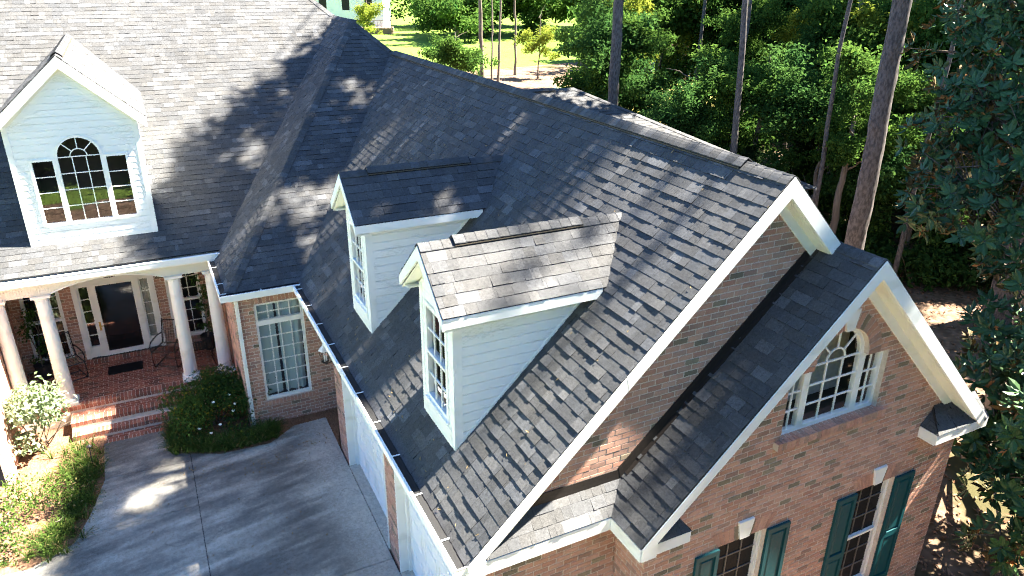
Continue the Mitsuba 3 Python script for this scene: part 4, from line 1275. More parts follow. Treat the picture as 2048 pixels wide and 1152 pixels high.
lantern(.08, 7.16, 2.02, .275)
pl_ = thing('ceiling_lantern', 'small black hanging lantern above the front door', 'lantern')
lx, ly = -3.52, 12.15
obj('chain', tube([(lx, ly, 2.93), (lx, ly, 2.72)], .012, 5), 'black_metal_bsdf', pl_)
for k in range(4):
    a = k * math.pi / 2
    obj('arm', tube([(lx, ly, 2.72), (lx + .13 * math.cos(a), ly + .13 * math.sin(a), 2.66), (lx + .15 * math.cos(a), ly + .15 * math.sin(a), 2.45)], .012, 5), 'black_metal_bsdf', pl_)
obj('ring', lathe([(.15, 2.44), (.165, 2.44), (.165, 2.47), (.15, 2.47)], 16, (lx, ly, 0)), 'black_metal_bsdf', pl_)
pt = thing('path_light', 'thin black garden light standing in the left border grass', 'garden light')
obj('stake', tube([(-4.30, 8.75, GZ), (-4.28, 8.76, GZ + .52)], .012, 6), 'black_metal_bsdf', pt)
obj('cap', lathe([(0, GZ + .58), (.05, GZ + .55), (.055, GZ + .53), (.02, GZ + .515), (0, GZ + .51)], 12, (-4.28, 8.76, 0)), 'black_metal_bsdf', pt)
build_pieces('shingle', 'shingle_field', 300)
build_pieces('cap_shingle', 'cap_field', 220)
build_pieces('brick', 'brickwork', 300)
build_pieces('floor_brick', 'paving', 250)
# ------------------------------------------------------------------ plants
def leaf_mat(name, a, b, rough=0.5, trans=0.9, spec=None, c=None):
    def fn(p, n, uv):
        m = mikit.mix(a, b, uv.x)
        return mikit.mix(m, c, mikit.smoothstep(0.93, 0.96, uv.y)) if c else m
    scene[name] = {'type': 'principledthin', 'base_color': mikit.proc(fn), 'roughness': rough, 'diff_trans': trans, 'eta': 1.4, 'spec_trans': 0.0}
    return name


leaf_mat('broadleaf_bsdf', (0.03, 0.085, 0.02), (0.11, 0.185, 0.034), 0.45, 1.1)
leaf_mat('dark_leaf_bsdf', (0.024, 0.076, 0.024), (0.08, 0.155, 0.036), 0.45, 1.0)
leaf_mat('needle_bsdf', (0.022, 0.055, 0.022), (0.058, 0.1, 0.032), 0.6, 0.8)
leaf_mat('yellow_leaf_bsdf', (0.13, 0.19, 0.028), (0.3, 0.33, 0.05), 0.5, 1.0)
leaf_mat('gardenia_bsdf', (0.022, 0.062, 0.018), (0.075, 0.135, 0.03), 0.35, 0.7, c=(0.3, 0.26, 0.03))
leaf_mat('camellia_bsdf', (0.14, 0.22, 0.09), (0.42, 0.48, 0.32), 0.2, 0.6)
leaf_mat('grass_bsdf', (0.028, 0.062, 0.015), (0.1, 0.15, 0.03), 0.5, 0.6, c=(0.28, 0.22, 0.1))
leaf_mat('litter_leaf_bsdf', (0.12, 0.06, 0.035), (0.36, 0.22, 0.15), 0.6, 0.3)


def f_mag(p, n, uv):
    return mikit.mix((0.02, 0.055, 0.02), (0.055, 0.115, 0.035), uv.x)


def f_mag_under(p, n, uv):
    return mikit.mix((0.06, 0.06, 0.025), (0.15, 0.09, 0.035), uv.x)


scene['magnolia_bsdf'] = {'type': 'twosided', 'front': {'type': 'principled', 'base_color': mikit.proc(f_mag), 'roughness': 0.42, 'specular': 0.24},
                          'back': {'type': 'principled', 'base_color': mikit.proc(f_mag_under), 'roughness': 0.7, 'specular': 0.2}}
mat('petal_bsdf', (0.82, 0.82, 0.76), 0.6, 0.3)
mat('rust_leaf_bsdf', (0.32, 0.13, 0.035), 0.6, 0.3)


def unit_rows(a):
    return a / (np.linalg.norm(a, axis=1, keepdims=True) + 1e-9)


def leaves(g, pos, axis, normal, length, width, fold=0.25, tone=None):
    """kite shaped leaves folded along the rib: two triangles each"""
    n = len(pos)
    axis = unit_rows(axis)
    side = unit_rows(np.cross(axis, normal))
    nn = np.cross(side, axis)
    L, W = np.broadcast_to(length, n)[:, None], np.broadcast_to(width, n)[:, None]
    a = pos
    b = pos + axis * L * 0.45 + side * W * 0.5 + nn * W * fold
    c = pos + axis * L
    d = pos + axis * L * 0.45 - side * W * 0.5 + nn * W * fold
    v = np.stack([a, b, c, d], 1).reshape(-1, 3)
    k = 4 * np.arange(n)[:, None]
    f = np.vstack([k + [[0, 2, 1]], k + [[0, 3, 2]]])
    t = g.random((n, 2)) if tone is None else tone
    return v, f, np.repeat(t, 4, axis=0)


def cloud(g, blobs, per_area, length, width, up=0.6, shell=0.2, squash=.72, droop=0.2, jitter=0.5):
    """leaves through the outer part of a set of overlapping clumps"""
    P, N = [], []
    tn = []
    for (x, y, z, r) in blobs:
        n = max(4, int(per_area * r * r))
        d = unit_rows(g.normal(size=(n, 3)))
        rad = r * (shell + (1 - shell) * g.random(n) ** 0.6) * (1 + 0.22 * g.normal(size=n))
        p = d * rad[:, None]
        p[:, 2] *= squash
        P.append(p + (x, y, z))
        N.append(unit_rows(d * 0.25 + np.array([0, 0, up]) + g.normal(size=(n, 3)) * jitter))
        base = g.random()
        tn.append(np.column_stack([np.clip(base * 0.5 + 0.5 * g.random(n), 0, 1), g.random(n)]))
    P, N, tn = np.vstack(P), np.vstack(N), np.vstack(tn)
    ax = np.cross(N, g.normal(size=N.shape))
    ax[:, 2] -= droop
    s = 0.7 + 0.6 * g.random(len(P))
    return leaves(g, P, ax, N, length * s, width * s, tone=tn)


def crown_blobs(g, n, rx, rz, rb):
    """clumps strung along limbs of unequal length, so that the outline is ragged and the crown has holes"""
    out = []
    while len(out) < n:
        d = unit(g.normal(size=3) * np.array([1, 1, .8]))
        L = .55 + .55 * g.random()
        bend = g.normal(size=3) * .18
        m = g.integers(3, 6)
        for i in range(m):
            t = L * (i + 1.2) / (m + .2)
            p = (d * t + bend * t * t) * np.array([rx, rx, rz]) + g.normal(size=3) * .12
            out.append((p[0], p[1], p[2], rb * (.45 + .75 * g.random()) * (1.15 - .35 * t)))
    return out


def group_of(name, vfu, bsdf):
    scene[name] = {'type': 'shapegroup', 'foliage': mikit.ply((vfu[0], vfu[1]), bsdf, smooth=False, uv=vfu[2])}


def layered(g, n, R, H, length):
    """drooping tiers of needle sprays"""
    P, A, N = [], [], []
    for k in range(n):
        z = H * g.random()
        r = R * (1 - 0.75 * z / H) * (0.45 + 0.55 * g.random())
        a = g.random() * 6.283
        tip = np.array([math.cos(a) * r, math.sin(a) * r, z - 0.25 * r])
        m = 34
        s = g.random(m) ** 0.7
        pts = tip * np.column_stack([s, s, np.ones(m)]) + np.column_stack([np.zeros(m), np.zeros(m), 0.25 * r * (1 - s ** 2)])
        P.append(pts + g.normal(size=(m, 3)) * 0.10)
        A.append(np.array([math.cos(a), math.sin(a), -0.25]) + g.normal(size=(m, 3)) * 0.6)
        N.append(np.array([0, 0, 1.0]) + g.normal(size=(m, 3)) * 0.3)
    return leaves(g, np.vstack(P), np.vstack(A), np.vstack(N), length * (0.6 + 0.8 * g.random(n * 34)), length * 0.22)


gg = np.random.default_rng(11)
group_of('broadleaf_crown', cloud(gg, crown_blobs(gg, 54, 3.1, 3.2, 0.8), 330, 0.21, 0.13), 'broadleaf_bsdf')
group_of('broadleaf_crown_b', cloud(gg, crown_blobs(gg, 48, 2.8, 3.6, 0.78), 320, 0.19, 0.12, up=0.9), 'dark_leaf_bsdf')
group_of('loose_crown', cloud(gg, crown_blobs(gg, 36, 2.6, 2.7, 0.62), 340, 0.2, 0.13, up=0.8), 'yellow_leaf_bsdf')
group_of('needle_crown', layered(gg, 330, 2.6, 7.0, 0.34), 'needle_bsdf')
group_of('understorey_crown', cloud(gg, crown_blobs(gg, 22, 1.3, 0.9, 0.5), 420, 0.15, 0.085, up=0.7), 'dark_leaf_bsdf')
group_of('high_crown', cloud(gg, crown_blobs(gg, 26, 3.8, 2.6, 0.85), 100, 0.34, 0.2, up=0.8), 'dark_leaf_bsdf')


def instance(key, group, loc, s=(1, 1, 1), rot=0.0):
    key = numbered(key)
    scene[key] = {'type': 'instance', 'shapegroup': {'type': 'ref', 'id': group}, 'to_world': T().translate(list(map(float, loc))).rotate([0, 0, 1], float(rot)).scale(list(map(float, s)))}
    return key


def trunk_mesh(g, x, y, z0, z1, r0, r1, lean=(0, 0), wob=0.05, sides=12, flare=0.35, n=26):
    t = np.linspace(0, 1, n)
    px = x + lean[0] * t + wob * np.cumsum(g.normal(size=n)) * 0.25
    py = y + lean[1] * t + wob * np.cumsum(g.normal(size=n)) * 0.25
    px, py = px - (px[0] - x), py - (py[0] - y)
    r = r0 + (r1 - r0) * t + flare * r0 * np.exp(-t * (z1 - z0) / 0.35)
    v, f = tube(np.column_stack([px, py, z0 + (z1 - z0) * t]), r, sides)
    k = len(v) - 2
    d = v[:k].copy()
    c = np.repeat(np.column_stack([px, py, z0 + (z1 - z0) * t]), sides, axis=0)
    q = meshkit.noise(np.column_stack([d[:, 0] * 14, d[:, 1] * 14, d[:, 2] * 3]), 3) - 0.5
    v[:k] = c + (d - c) * (1 + 0.16 * q[:, None])
    return v, f


def limb(g, p, d, length, r):
    n = 6
    d = unit(d)
    pts = [np.array(p, float)]
    for i in range(n):
        d = unit(d + g.normal(size=3) * 0.16 + np.array([0, 0, 0.05]))
        pts.append(pts[-1] + d * length / n)
    return tube(pts, np.linspace(r, r * 0.25, n + 1), 6)


def tree(name, label, cat, x, y, crown, cz, s, r=0.12, top=None, group=None, bark='grey_bark_bsdf', base=-0.5, limbs=5, lean=(0, 0), crowns=1):
    k = thing(name, label, cat, group)
    g = np.random.default_rng(int(abs(x * 131 + y * 17)) + 3)
    top = top or cz + 1.5 * s
    m = [trunk_mesh(g, x, y, base, top, r, r * 0.45, lean, wob=0.12, sides=9 if r < .2 else 14, n=18)]
    for i in range(limbs):
        a = g.random() * 6.283
        z = cz - 1.6 * s + (top - cz + 1.6 * s) * g.random()
        f = (z - base) / (top - base)
        m.append(limb(g, (x + lean[0] * f, y + lean[1] * f, z), (math.cos(a), math.sin(a), 0.5), 1.8 * s, r * 0.3))
    obj('trunk', join(m), bark, k, smooth=True)
    for i in range(crowns):
        o = (0, 0, 0) if crowns == 1 else (g.normal() * 1.1 * s, g.normal() * 1.1 * s, i * 3.0 * s)
        q = s * (0.85 + 0.3 * g.random())
        instance(f'{k}__crown', crown, (x + lean[0] * .7 + o[0], y + lean[1] * .7 + o[1], cz + o[2]), (q, q, q * (0.85 + 0.3 * g.random())), g.random() * 360)
    return k


# the two tall pines beside the house and the canopy over the garage; their crowns throw the dappled shade
def pine(label, x, y, r, h, blobs, lean=(0, 0), base=-0.5, dens=260, leaf=.36):
    k = thing('pine_tree', label, 'tree')
    g = np.random.default_rng(int(x * 100))
    m = trunk_mesh(g, x, y, base, h, r, r * .45, lean, wob=.018, sides=36, n=160, flare=.25)
    obj('trunk', m, 'bark_bsdf', k, smooth=True)
    for (bx_, by_, bz_, br_) in blobs:
        z0 = max(7.0, bz_ - 5.5)
        f = (z0 - base) / (h - base)
        s0 = np.array([x + lean[0] * f, y + lean[1] * f, z0])
        e = np.array([bx_, by_, bz_])
        mid = (s0 + e) / 2 + (0, 0, .25)
        obj('limb', tube([s0, mid, e], [r * .15, r * .1, r * .04], 6), 'bark_bsdf', k, smooth=True)
    v, f, t = cloud(g, blobs, dens, leaf, leaf * .42, up=.5, shell=.25)
    obj('crown', (v, f), 'needle_bsdf', k, uv=t)
    return k


def crown_field(x, y_lo, y_hi, seed):
    """clumps of one crown; h and y0 say where on the sun's slope through the origin each clump lies"""
    g = np.random.default_rng(seed)
    k, out = SUN[2] / SUN[0], []
    for _ in range(4000):
        y0, h, r = g.uniform(y_lo, y_hi), g.uniform(-1.2, 7.6), g.uniform(.42, .8)
        top = np.interp(y0, [-3, 4, 4.6, 9.0, 9.3, 10.3, 10.6, 12.9, 13.6, 14.3, 15.3, 16.2, 18], [6.6, 6.5, 6.3, 5.7, 4.3, 4.6, 7.2, 6.8, 6.1, 5.4, 4.3, 3.4, 2.0])
        low = np.interp(y0, [-3, 3.4, 3.8, 4.4, 18], [6.2, 6.1, 3.2, .8, 0.0]) if y0 > 1.2 else 6.2
        if h > top - .45 * r or (h < low + .45 * r and not (y0 < 3.6 and h < .2)):
            continue
        if any(math.hypot((h - a) * .8, y0 - b) < c + .62 * r for a, b, c in GAPS):
            continue
        if any(math.hypot((h - a) * .8, y0 - b) < .62 * max(r, c) for a, b, c in out):
            continue
        out.append((h, y0, r))
    res = []
    for h, y0, r in out:
        dx = g.normal() * .9
        res.append((x + dx, y0 + SUN[1] * (x + dx), h + k * (x + dx), r))
    return res


GAPS = [(2.36, 12.87, .3), (3.1, 13.13, .2), (3.38, 9.57, .2), (2.37, 10.55, .28), (3.31, 10.22, .2), (4.25, 10.46, .22), (2.1, 9.15, .25), (1.97, 6.26, .25), (2.78, 9.13, .2), (4.44, 14.16, .2), (4.91, 12.88, .25),
        (3.45, 7.6, .5), (4.35, 6.71, .3), (3.14, 4.85, .25)]
pine('tall pine trunk between the garage roof and the magnolia', 12.87, 5.91, .245, 22.8, crown_field(13.0, 3.4, 11.4, 1), lean=(-.25, -.1))
pine('tall pine trunk rising behind the low rear roof', 12.7, 16.48, .215, 20.6, crown_field(13.4, 11.2, 18.0, 2))
P3 = [(.1, 2.2, .5), (4.2, 2.3, .3), (4.0, 1.35, .22), (3.6, 1.9, .2), (2.6, 2.15, .22), (2.5, 1.35, .2), (2.2, 3.4, .25)]
k_ = SUN[2] / SUN[0]
pine('thick tree base with spreading roots on sunlit leaf litter behind the magnolia', 18.9, 5.4, .36, 28.0, crown_field(18.3, -2.5, 3.6, 3) + [(18.3, y0 + SUN[1] * 18.3, h + k_ * 18.3, r) for h, y0, r in P3])

# the wood behind the house
WOODG = 'broadleaf trees of the wood behind the house'
for x, y, r, nm in ((28.6, 36.1, .2, 'dark straight trunk beside the bare clay path in the wood'), (35.0, 42.1, .2, 'shorter dark trunk in front of the yellow pond gap'), (40.7, 47.1, .26, 'dark double looking trunk at the right of the yellow pond gap'),
                    (38.5, 39.4, .26, 'pale grey trunk right of the pond gap in the upper wood'), (34.7, 30.2, .3, 'dark crooked trunk with yellow leaves around its top'), (24.2, 16.3, .22, 'light grey leaning trunk left of the right hand pine'),
                    (33.1, 19.2, .34, 'broad dark trunk right of the right hand pine')):
    tree('forest_tree', nm, 'tree', x, y, 'high_crown', 12.5, 1.3, r, top=20, bark='bark_bsdf' if r > .25 else 'grey_bark_bsdf', limbs=4, crowns=2, lean=(0.5, 0.3))
for x, y, r, h, nm in ((26.4, 58.1, .21, 16, 'dark straight trunk standing before the sunlit lawn, thickest of its row'), (26.6, 56.3, .09, 12, 'thin crooked stem right of the thick lawn side trunk'), (26.4, 54.7, .12, 13, 'slim stem with knots before the sunlit lawn'),
                       (30.0, 58.5, .13, 13, 'rightmost slim stem before the sunlit lawn')):
    tree('lawn_edge_tree', nm, 'tree', x, y, 'loose_crown', h + .5, .8, r, top=h, limbs=4)
tree('lawn_tree', 'large bright tree with hanging green boughs on the far lawn', 'tree', 38.1, 92.0, 'broadleaf_crown', 3.4, 2.3, .3, top=9)
tree('young_tree', 'dense young green tree on the bank below the far lawn', 'tree', 21.6, 53.0, 'broadleaf_crown', 2.0, .95, .1, top=4)
tree('young_tree', 'small yellow green tree beside the young tree below the lawn', 'tree', 18.6, 46.0, 'loose_crown', .6, .6, .08, top=2)
tree('lawn_edge_tree', 'leafy sapling with thin yellow green foliage right of the slim stems', 'tree', 30.8, 55.5, 'loose_crown', 2.6, .9, .07, top=5)
tree('lawn_tree', 'second leafy tree on the far lawn behind the slim stems', 'tree', 45.0, 99.0, 'broadleaf_crown', 4.4, 1.9, .28, top=8)
tree('blossom_bush', 'loose pale flowering bush in front of the far white house', 'bush', 22.8, 82.0, 'loose_crown', 3.4, 1.3, .12, top=6)
wg = np.random.default_rng(23)
A0_, A1_ = math.radians(57.5), math.radians(19)      # fan of the wood seen from the house front, from the lawn edge round to the right
def where(az, d):
    sec = ('beside the lawn' if az > 55.9 else 'just right of the rear pine' if az > 50.4 else 'right of the pond gap' if az > 44 else 'left of the right hand pine' if az > 37.3 else 'right of the right hand pine' if az > 30 else 'behind the magnolia')
    row = 'front' if d < 31 else 'middle' if d < 46 else 'back'
    return f'in the {row} of the wood {sec}'


lab = {'broadleaf_crown': 'green broadleaf tree', 'broadleaf_crown_b': 'dark green tree', 'loose_crown': 'yellow green tree', 'needle_crown': 'dark feathery evergreen'}
TRUNKS = [math.degrees(math.atan2(y - CAM[1], x - CAM[0])) for x, y in ((28.6, 36.1), (35.0, 42.1), (40.7, 47.1), (38.5, 39.4), (34.7, 30.2), (24.2, 16.3), (33.1, 19.2))]
for d0, d1, n, zc, s0 in ((24, 31, 24, (1.2, 4.2), .62), (29, 38, 30, (1.8, 5.0), .75), (36, 46, 30, (2.2, 6.5), .88), (44, 56, 24, (3.0, 7.0), 1.0), (56, 70, 24, (3.0, 9.0), 1.25)):
    for i in range(n):
        a = A0_ + (A1_ - A0_) * (i + wg.random()) / n
        d = d0 + (d1 - d0) * wg.random()
        x, y = CAM[0] + d * math.cos(a), CAM[1] + d * math.sin(a)
        if x < 14.5 and y < 22 or x < 17 and y < 11:
            continue
        az = math.degrees(a)
        if 48.9 < az < 50.0 and d < 58 or any(abs(az - t) < .7 for t in TRUNKS) and d < 40:
            continue
        if math.degrees(a) > 55.5 and d > 46 or pond.buffer(-1).contains(Point(x, y)):
            continue
        kind = wg.choice(['broadleaf_crown', 'broadleaf_crown_b', 'broadleaf_crown_b', 'loose_crown', 'needle_crown'])
        z = zc[0] + (zc[1] - zc[0]) * wg.random()
        nk = kind == 'needle_crown'
        tree('wood_tree', lab[kind] + ' ' + where(az, d), 'tree', x, y, kind, -.3 if nk else z, s0 * (.75 + .5 * wg.random()), .08 + .08 * wg.random(), crowns=(1 if nk else 2), top=(5 if nk else z + .9 * s0), group=lab[kind] + 's ' + where(az, d), limbs=4)
for i in range(26):
    a = A0_ + (A1_ - A0_) * (i + wg.random()) / 26
    d = 22 + 16 * wg.random()
    x, y = CAM[0] + d * math.cos(a), CAM[1] + d * math.sin(a)
    if x < 15.5 and y < 20:
        continue
    w_ = where(math.degrees(a), d)
    k = thing('understorey_shrub', 'low dark shrub ' + w_, 'shrub', 'low shrubs ' + w_)
    s = .7 + .7 * wg.random()
    instance(k + '__foliage', 'understorey_crown', (x, y, .1 + .3 * s), (s, s, s), wg.random() * 360)
    g2 = np.random.default_rng(i)
    obj('stem', join([limb(g2, (x, y, -.45), (g2.normal() * .5, g2.normal() * .5, 1), 1.1 * s, .02) for _ in range(4)]), 'grey_bark_bsdf', k)
for i in range(17):
    a = A0_ + (A1_ - A0_) * (i + wg.random()) / 17
    d = 24 + 34 * wg.random()
    x, y = CAM[0] + d * math.cos(a), CAM[1] + d * math.sin(a)
    w_ = where(math.degrees(a), d)
    tree('canopy_tree', 'slim tall trunk ' + w_, 'tree', x, y, 'high_crown', 13.5 + 3 * wg.random(), 1.15, .07 + .07 * wg.random(), top=17, bark='bark_bsdf', group='slim tall trunks ' + w_, limbs=3, lean=(wg.normal() * .6, wg.normal() * .6))
# far masses
for i in range(36):
    a = math.radians(8 + 62 * (i + wg.random()) / 36)
    d = (112 + 25 * wg.random()) if a > math.radians(56) else 80 + 25 * wg.random()
    instance('far_wood__001' if i == 0 else 'far_wood__%03d' % (i + 1), 'broadleaf_crown' if i % 3 else 'broadleaf_crown_b', (CAM[0] + d * math.cos(a), CAM[1] + d * math.sin(a), 4.5), (3.0, 3.0, 2.3), wg.random() * 360)
tag('far_wood', 'dense green wood far beyond the lawn and the pond', 'wood', kind='stuff')
for i in range(14):
    a = math.radians(-175 + 150 * (i + wg.random()) / 14)
    d = 26 + 12 * wg.random()
    instance('front_wood__%03d' % (i + 1), 'broadleaf_crown' if i % 2 else 'broadleaf_crown_b', (CAM[0] + d * math.cos(a), CAM[1] + d * math.sin(a), 4.5), (2.2, 2.2, 2.2), wg.random() * 360)
for i, (x, y, z) in enumerate(((5, -15, 6), (12, -17, 7), (-3, -17, 6), (18, -12, 7), (-11, -14, 5), (-1, -24, 7), (-8, -20, 6), (8, -23, 7), (15, -22, 8), (-16, -10, 6), (11, -10.5, 9), (3, -20, 9), (24, -16, 10), (-6, -12.5, 4), (13, -6.3, 3), (17.5, -8.5, 4), (12, -11, 3), (21, -5.5, 5), (16, -13.5, 4), (24, -9.5, 5), (27, -3.5, 5), (9.5, -12, 2.5), (-4.5, -11.5, 2.2), (-7.5, -12.5, 2.6), (-2, -12.8, 2.4), (-10.5, -12, 2))):
    instance('front_wood__%03d' % (i + 15), 'broadleaf_crown_b' if i % 2 else 'broadleaf_crown', (x, y, z), (1.5, 1.5, 2.0), 70 * i)
tag('front_wood', 'trees across the front lawn mirrored in the windows', 'wood', kind='stuff')

# the far white house
nh = thing('far_white_house', 'white sided house with a dark roof edge far across the lawn', 'house')
hx, hy = 33.2, 109.0
ca, sa = math.cos(math.radians(-25)), math.sin(math.radians(-25))
hf = Frame((hx, hy, -.4), (-ca, -sa, 0), (0, 0, 1), (-sa * -1 * -1, -ca, 0))
hfr = Frame((hx, hy, -.4), (-ca, -sa, 0), (0, 0, 1), unit((sa, -ca, 0)))
obj('wall', slab(box(0, 0, 13, 6.2), hfr, 0.0, -9.0), 'neighbour_bsdf', nh)
obj('roof', slab(Polygon([(-.5, 6.1), (13.5, 6.1), (13.5, 6.4), (6.5, 10.5), (-.5, 6.4)]), hfr, .5, -9.5), 'neighbour_roof_bsdf', nh)
for a in (1.6, 5.0, 8.4):
    w_ = obj('window', slab(box(a, 3.2, a + 1.1, 4.9), hfr, .02, -.02), 'dark_room_bsdf', nh)
obj('deck', slab(box(-1.5, 0, 3.2, .9), hfr, 3.0, .05), 'wood_bsdf', nh)
m = MB()
for i in range(10):
    m.add(*slab(box(-1.5 + i * .5, .9, -1.44 + i * .5, 1.9), hfr, 3.0, 2.94))
m.add(*slab(box(-1.5, 1.9, 3.2, 1.98), hfr, 3.0, 2.92))
m.build('deck_railing', 'wood_bsdf', nh)

# ---- magnolia at the right
mag = thing('magnolia_tree', 'large glossy leaved magnolia at the right edge beside the brick bay', 'tree')
MB_ = [(11.6, 2.6, 8.3, 1.3), (11.5, 3.3, 7.5, 1.1), (11.4, 1.9, 7.2, 1.3), (10.9, 2.3, 6.6, 1.05), (11.0, 2.9, 6.0, .95), (10.7, 1.3, 6.0, 1.2), (10.4, 2.0, 5.4, 1.0), (10.5, 2.6, 4.95, .75), (10.2, 1.1, 5.0, 1.0), (10.0, .4, 4.6, .75),
       (11.3, .9, 7.9, 1.2), (11.6, 2.4, 9.6, 1.3), (12.2, 1.2, 9.3, 1.3), (12.3, 3.6, 8.9, 1.2), (9.9, .6, 3.2, .8), (9.3, .2, 2.6, .8), (9.9, -.3, 2.3, .9), (8.9, -.45, 1.5, .65), (9.6, -.6, 1.3, .8), (9.0, .15, 2.0, .6), (8.25, -.95, 3.35, .42), (8.35, -.85, 2.85, .45), (8.9, -1.3, 2.6, .6), (8.7, -1.4, 1.6, .55),
       (9.2, -.5, 3.5, .6), (9.6, -1.2, 3.4, .7), (10.3, -.2, 3.6, .7), (8.6, -.9, .8, .5), (9.4, -1.5, .7, .6), (10.8, .2, 2.6, .9), (10.8, 0., 6.9, .9), (11.2, -.4, 5.6, .9), (10.9, -.6, 4.7, .8), (10.2, -1.3, 1.6, .9), (9.9, -1.8, 2.5, .8), (10.4, -.9, .8, .8), (9.7, -2.0, 1.2, .6)]
mg = np.random.default_rng(31)
trunk = np.array([12.0, 1.4, 0.0])
obj('trunk', trunk_mesh(mg, 12.0, 1.4, -.5, 11.0, .24, .08, n=40, sides=16), 'grey_bark_bsdf', mag, smooth=True)
LV, LF, LT, nl = [], [], [], 0
RV = MB()
tw = MB()
for bi, (x, y, z, r) in enumerate(MB_):
    s0 = trunk + (0, 0, max(.6, z - 1.4))
    e = np.array([x, y, z])
    mid = (s0 + e) / 2 + (0, 0, -.15)
    obj('limb', tube([s0, mid, e], [.05, .035, .015], 6), 'grey_bark_bsdf', mag, smooth=True)
    for _ in range(int(62 * r * r) + 6):
        d = unit(mg.normal(size=3) + np.array([-.25, -.3, .35]))
        tip = e + d * r * (.55 + .5 * mg.random())
        ax0 = unit(d + mg.normal(size=3) * .3 + np.array([0, 0, .6]))
        if mg.random() < .55:
            tw.add(*tube([e + d * r * .2, tip], [.012, .007], 4, cap=False))
        n = mg.integers(7, 12)
        ph = mg.random() * 6.28
        s1 = unit(np.cross(ax0, [0.3, .2, .9]))
        s2 = np.cross(ax0, s1)
        an = ph + np.arange(n) * 2.4
        out = np.cos(an)[:, None] * s1 + np.sin(an)[:, None] * s2
        elev = mg.uniform(.05, .75, n)[:, None]
        ax = unit_rows(out + ax0 * elev)
        nm = -unit_rows(ax0 * 1.0 - out * elev * .6 + mg.normal(size=(n, 3)) * .15)
        ln = mg.uniform(.14, .25, n)
        sd = unit_rows(np.cross(ax, nm))
        nn = np.cross(sd, ax)
        w = ln * .42
        base = tip + ax0 * mg.uniform(-.06, .02, n)[:, None] + ax * .015
        K = lambda t, sgn, lift: base + ax * (ln * t)[:, None] + sd * (w * .5 * sgn)[:, None] + nn * (w * lift)[:, None]
        z_ = np.zeros(n)
        o = np.ones(n)
        V = np.stack([K(0, z_, 0), K(.32, o * .9, .12), K(.68, o * .85, .1), K(1.0, z_, -.25), K(.68, -o * .85, .1), K(.32, -o * .9, .12), K(.5, z_, -.02)], 1).reshape(-1, 3)
        k = 7 * np.arange(n)[:, None] + nl
        LF.append(np.vstack([k + [[a, b, 6]] for a, b in ((1, 0), (2, 1), (3, 2), (4, 3), (5, 4), (0, 5))]))
        LV.append(V)
        LT.append(np.repeat(np.column_stack([mg.random(n), mg.random(n)]), 7, axis=0))
        nl += 7 * n
        if mg.random() < .10:
            q = leaves(mg, np.repeat(tip[None], 5, 0) + mg.normal(size=(5, 3)) * .02, mg.normal(size=(5, 3)), mg.normal(size=(5, 3)), .13, .055)
            RV.add(q[0], q[1])
obj('foliage', (np.vstack(LV), np.vstack(LF)), 'magnolia_bsdf', mag, uv=np.vstack(LT))
RV.build('rust_brown_leaf', 'rust_leaf_bsdf', mag)
tag(mag + '__rust_brown_leaf', kind='stuff')
tw.build('twig', 'grey_bark_bsdf', mag)
tag(mag + '__twig', kind='stuff')

# ---- shrubs at the front
fg = np.random.default_rng(41)


def shrub(name, label, blobs, dens, length, width, bsdf, stems=6, up=.6, shell=.6):
    k = thing(name, label, 'shrub')
    v, f, t = cloud(fg, blobs, dens, length, width, up=up, shell=shell, jitter=.6)
    obj('foliage', (v, f), bsdf, k, uv=t)
    c = np.mean([b[:3] for b in blobs], 0)
    obj('stem', join([limb(fg, (c[0] + fg.normal() * .08, c[1] + fg.normal() * .08, GZ - .05), np.array(b[:3]) - (c[0], c[1], GZ), .8 * np.linalg.norm(np.array(b[:3]) - (c[0], c[1], GZ)), .016) for b in blobs[:12]]), 'grey_bark_bsdf', k)
    return k


gb = [(-1.85 + fg.normal() * .42, 9.35 + fg.normal() * .36, .05 + .55 * fg.random(), .32 + .12 * fg.random()) for _ in range(16)] + [(-2.35, 8.95, -.05, .32), (-1.5, 8.9, -.05, .34), (-1.95, 9.7, .55, .38), (-1.75, 9.9, .6, .3), (-2.5, 9.2, -.1, .26), (-1.35, 9.4, .2, .3)]
gd_ = shrub('gardenia_shrub', 'rounded dark green shrub with a few white blooms by the brick steps', gb, 3300, .062, .034, 'gardenia_bsdf')
for (x, y, z) in ((-1.95, 8.92, .5), (-1.55, 8.8, .42), (-1.6, 8.88, .22), (-1.9, 8.62, .12), (-2.3, 8.75, .05), (-2.1, 8.6, -.02), (-1.62, 9.0, .55)):
    p = np.repeat([[x, y, z]], 9, 0)
    a = np.arange(9) * 2.4
    v, f, t = leaves(fg, p, np.column_stack([np.cos(a), np.sin(a) - .5, .5 + .5 * fg.random(9)]), np.array([[0, -.6, 1.]]) + fg.normal(size=(9, 3)) * .2, .045, .036)
    obj('bloom', (v, f), 'petal_bsdf', gd_)
cb = [(-5.32 + fg.normal() * .24, 9.9 + fg.normal() * .24, .15 + .95 * fg.random(), .26 + .1 * fg.random()) for _ in range(13)] + [(-5.3, 9.9, 1.1, .25), (-5.45, 9.8, .0, .3), (-4.85, 10.05, .62, .24), (-5.6, 10., .7, .25)]
shrub('camellia_bush', 'sunlit bush with pale shining leaves in front of the left columns', cb, 1250, .105, .058, 'camellia_bsdf', up=.8)
sb = [(-5.75 + fg.normal() * .3, 7.6 + fg.normal() * .5, -.05 + .25 * fg.random(), .28) for _ in range(12)]
shrub('border_bush', 'bright green bush at the left edge of the picture', sb, 1700, .06, .034, 'grass_bsdf')
lb = [(-4.85 + fg.normal() * .2, 7.75 + fg.normal() * .42, -.12 + .2 * fg.random(), .26) for _ in range(12)]
shrub('low_shrub', 'low fresh green shrub among the grass of the left border', lb, 1500, .055, .028, 'grass_bsdf')


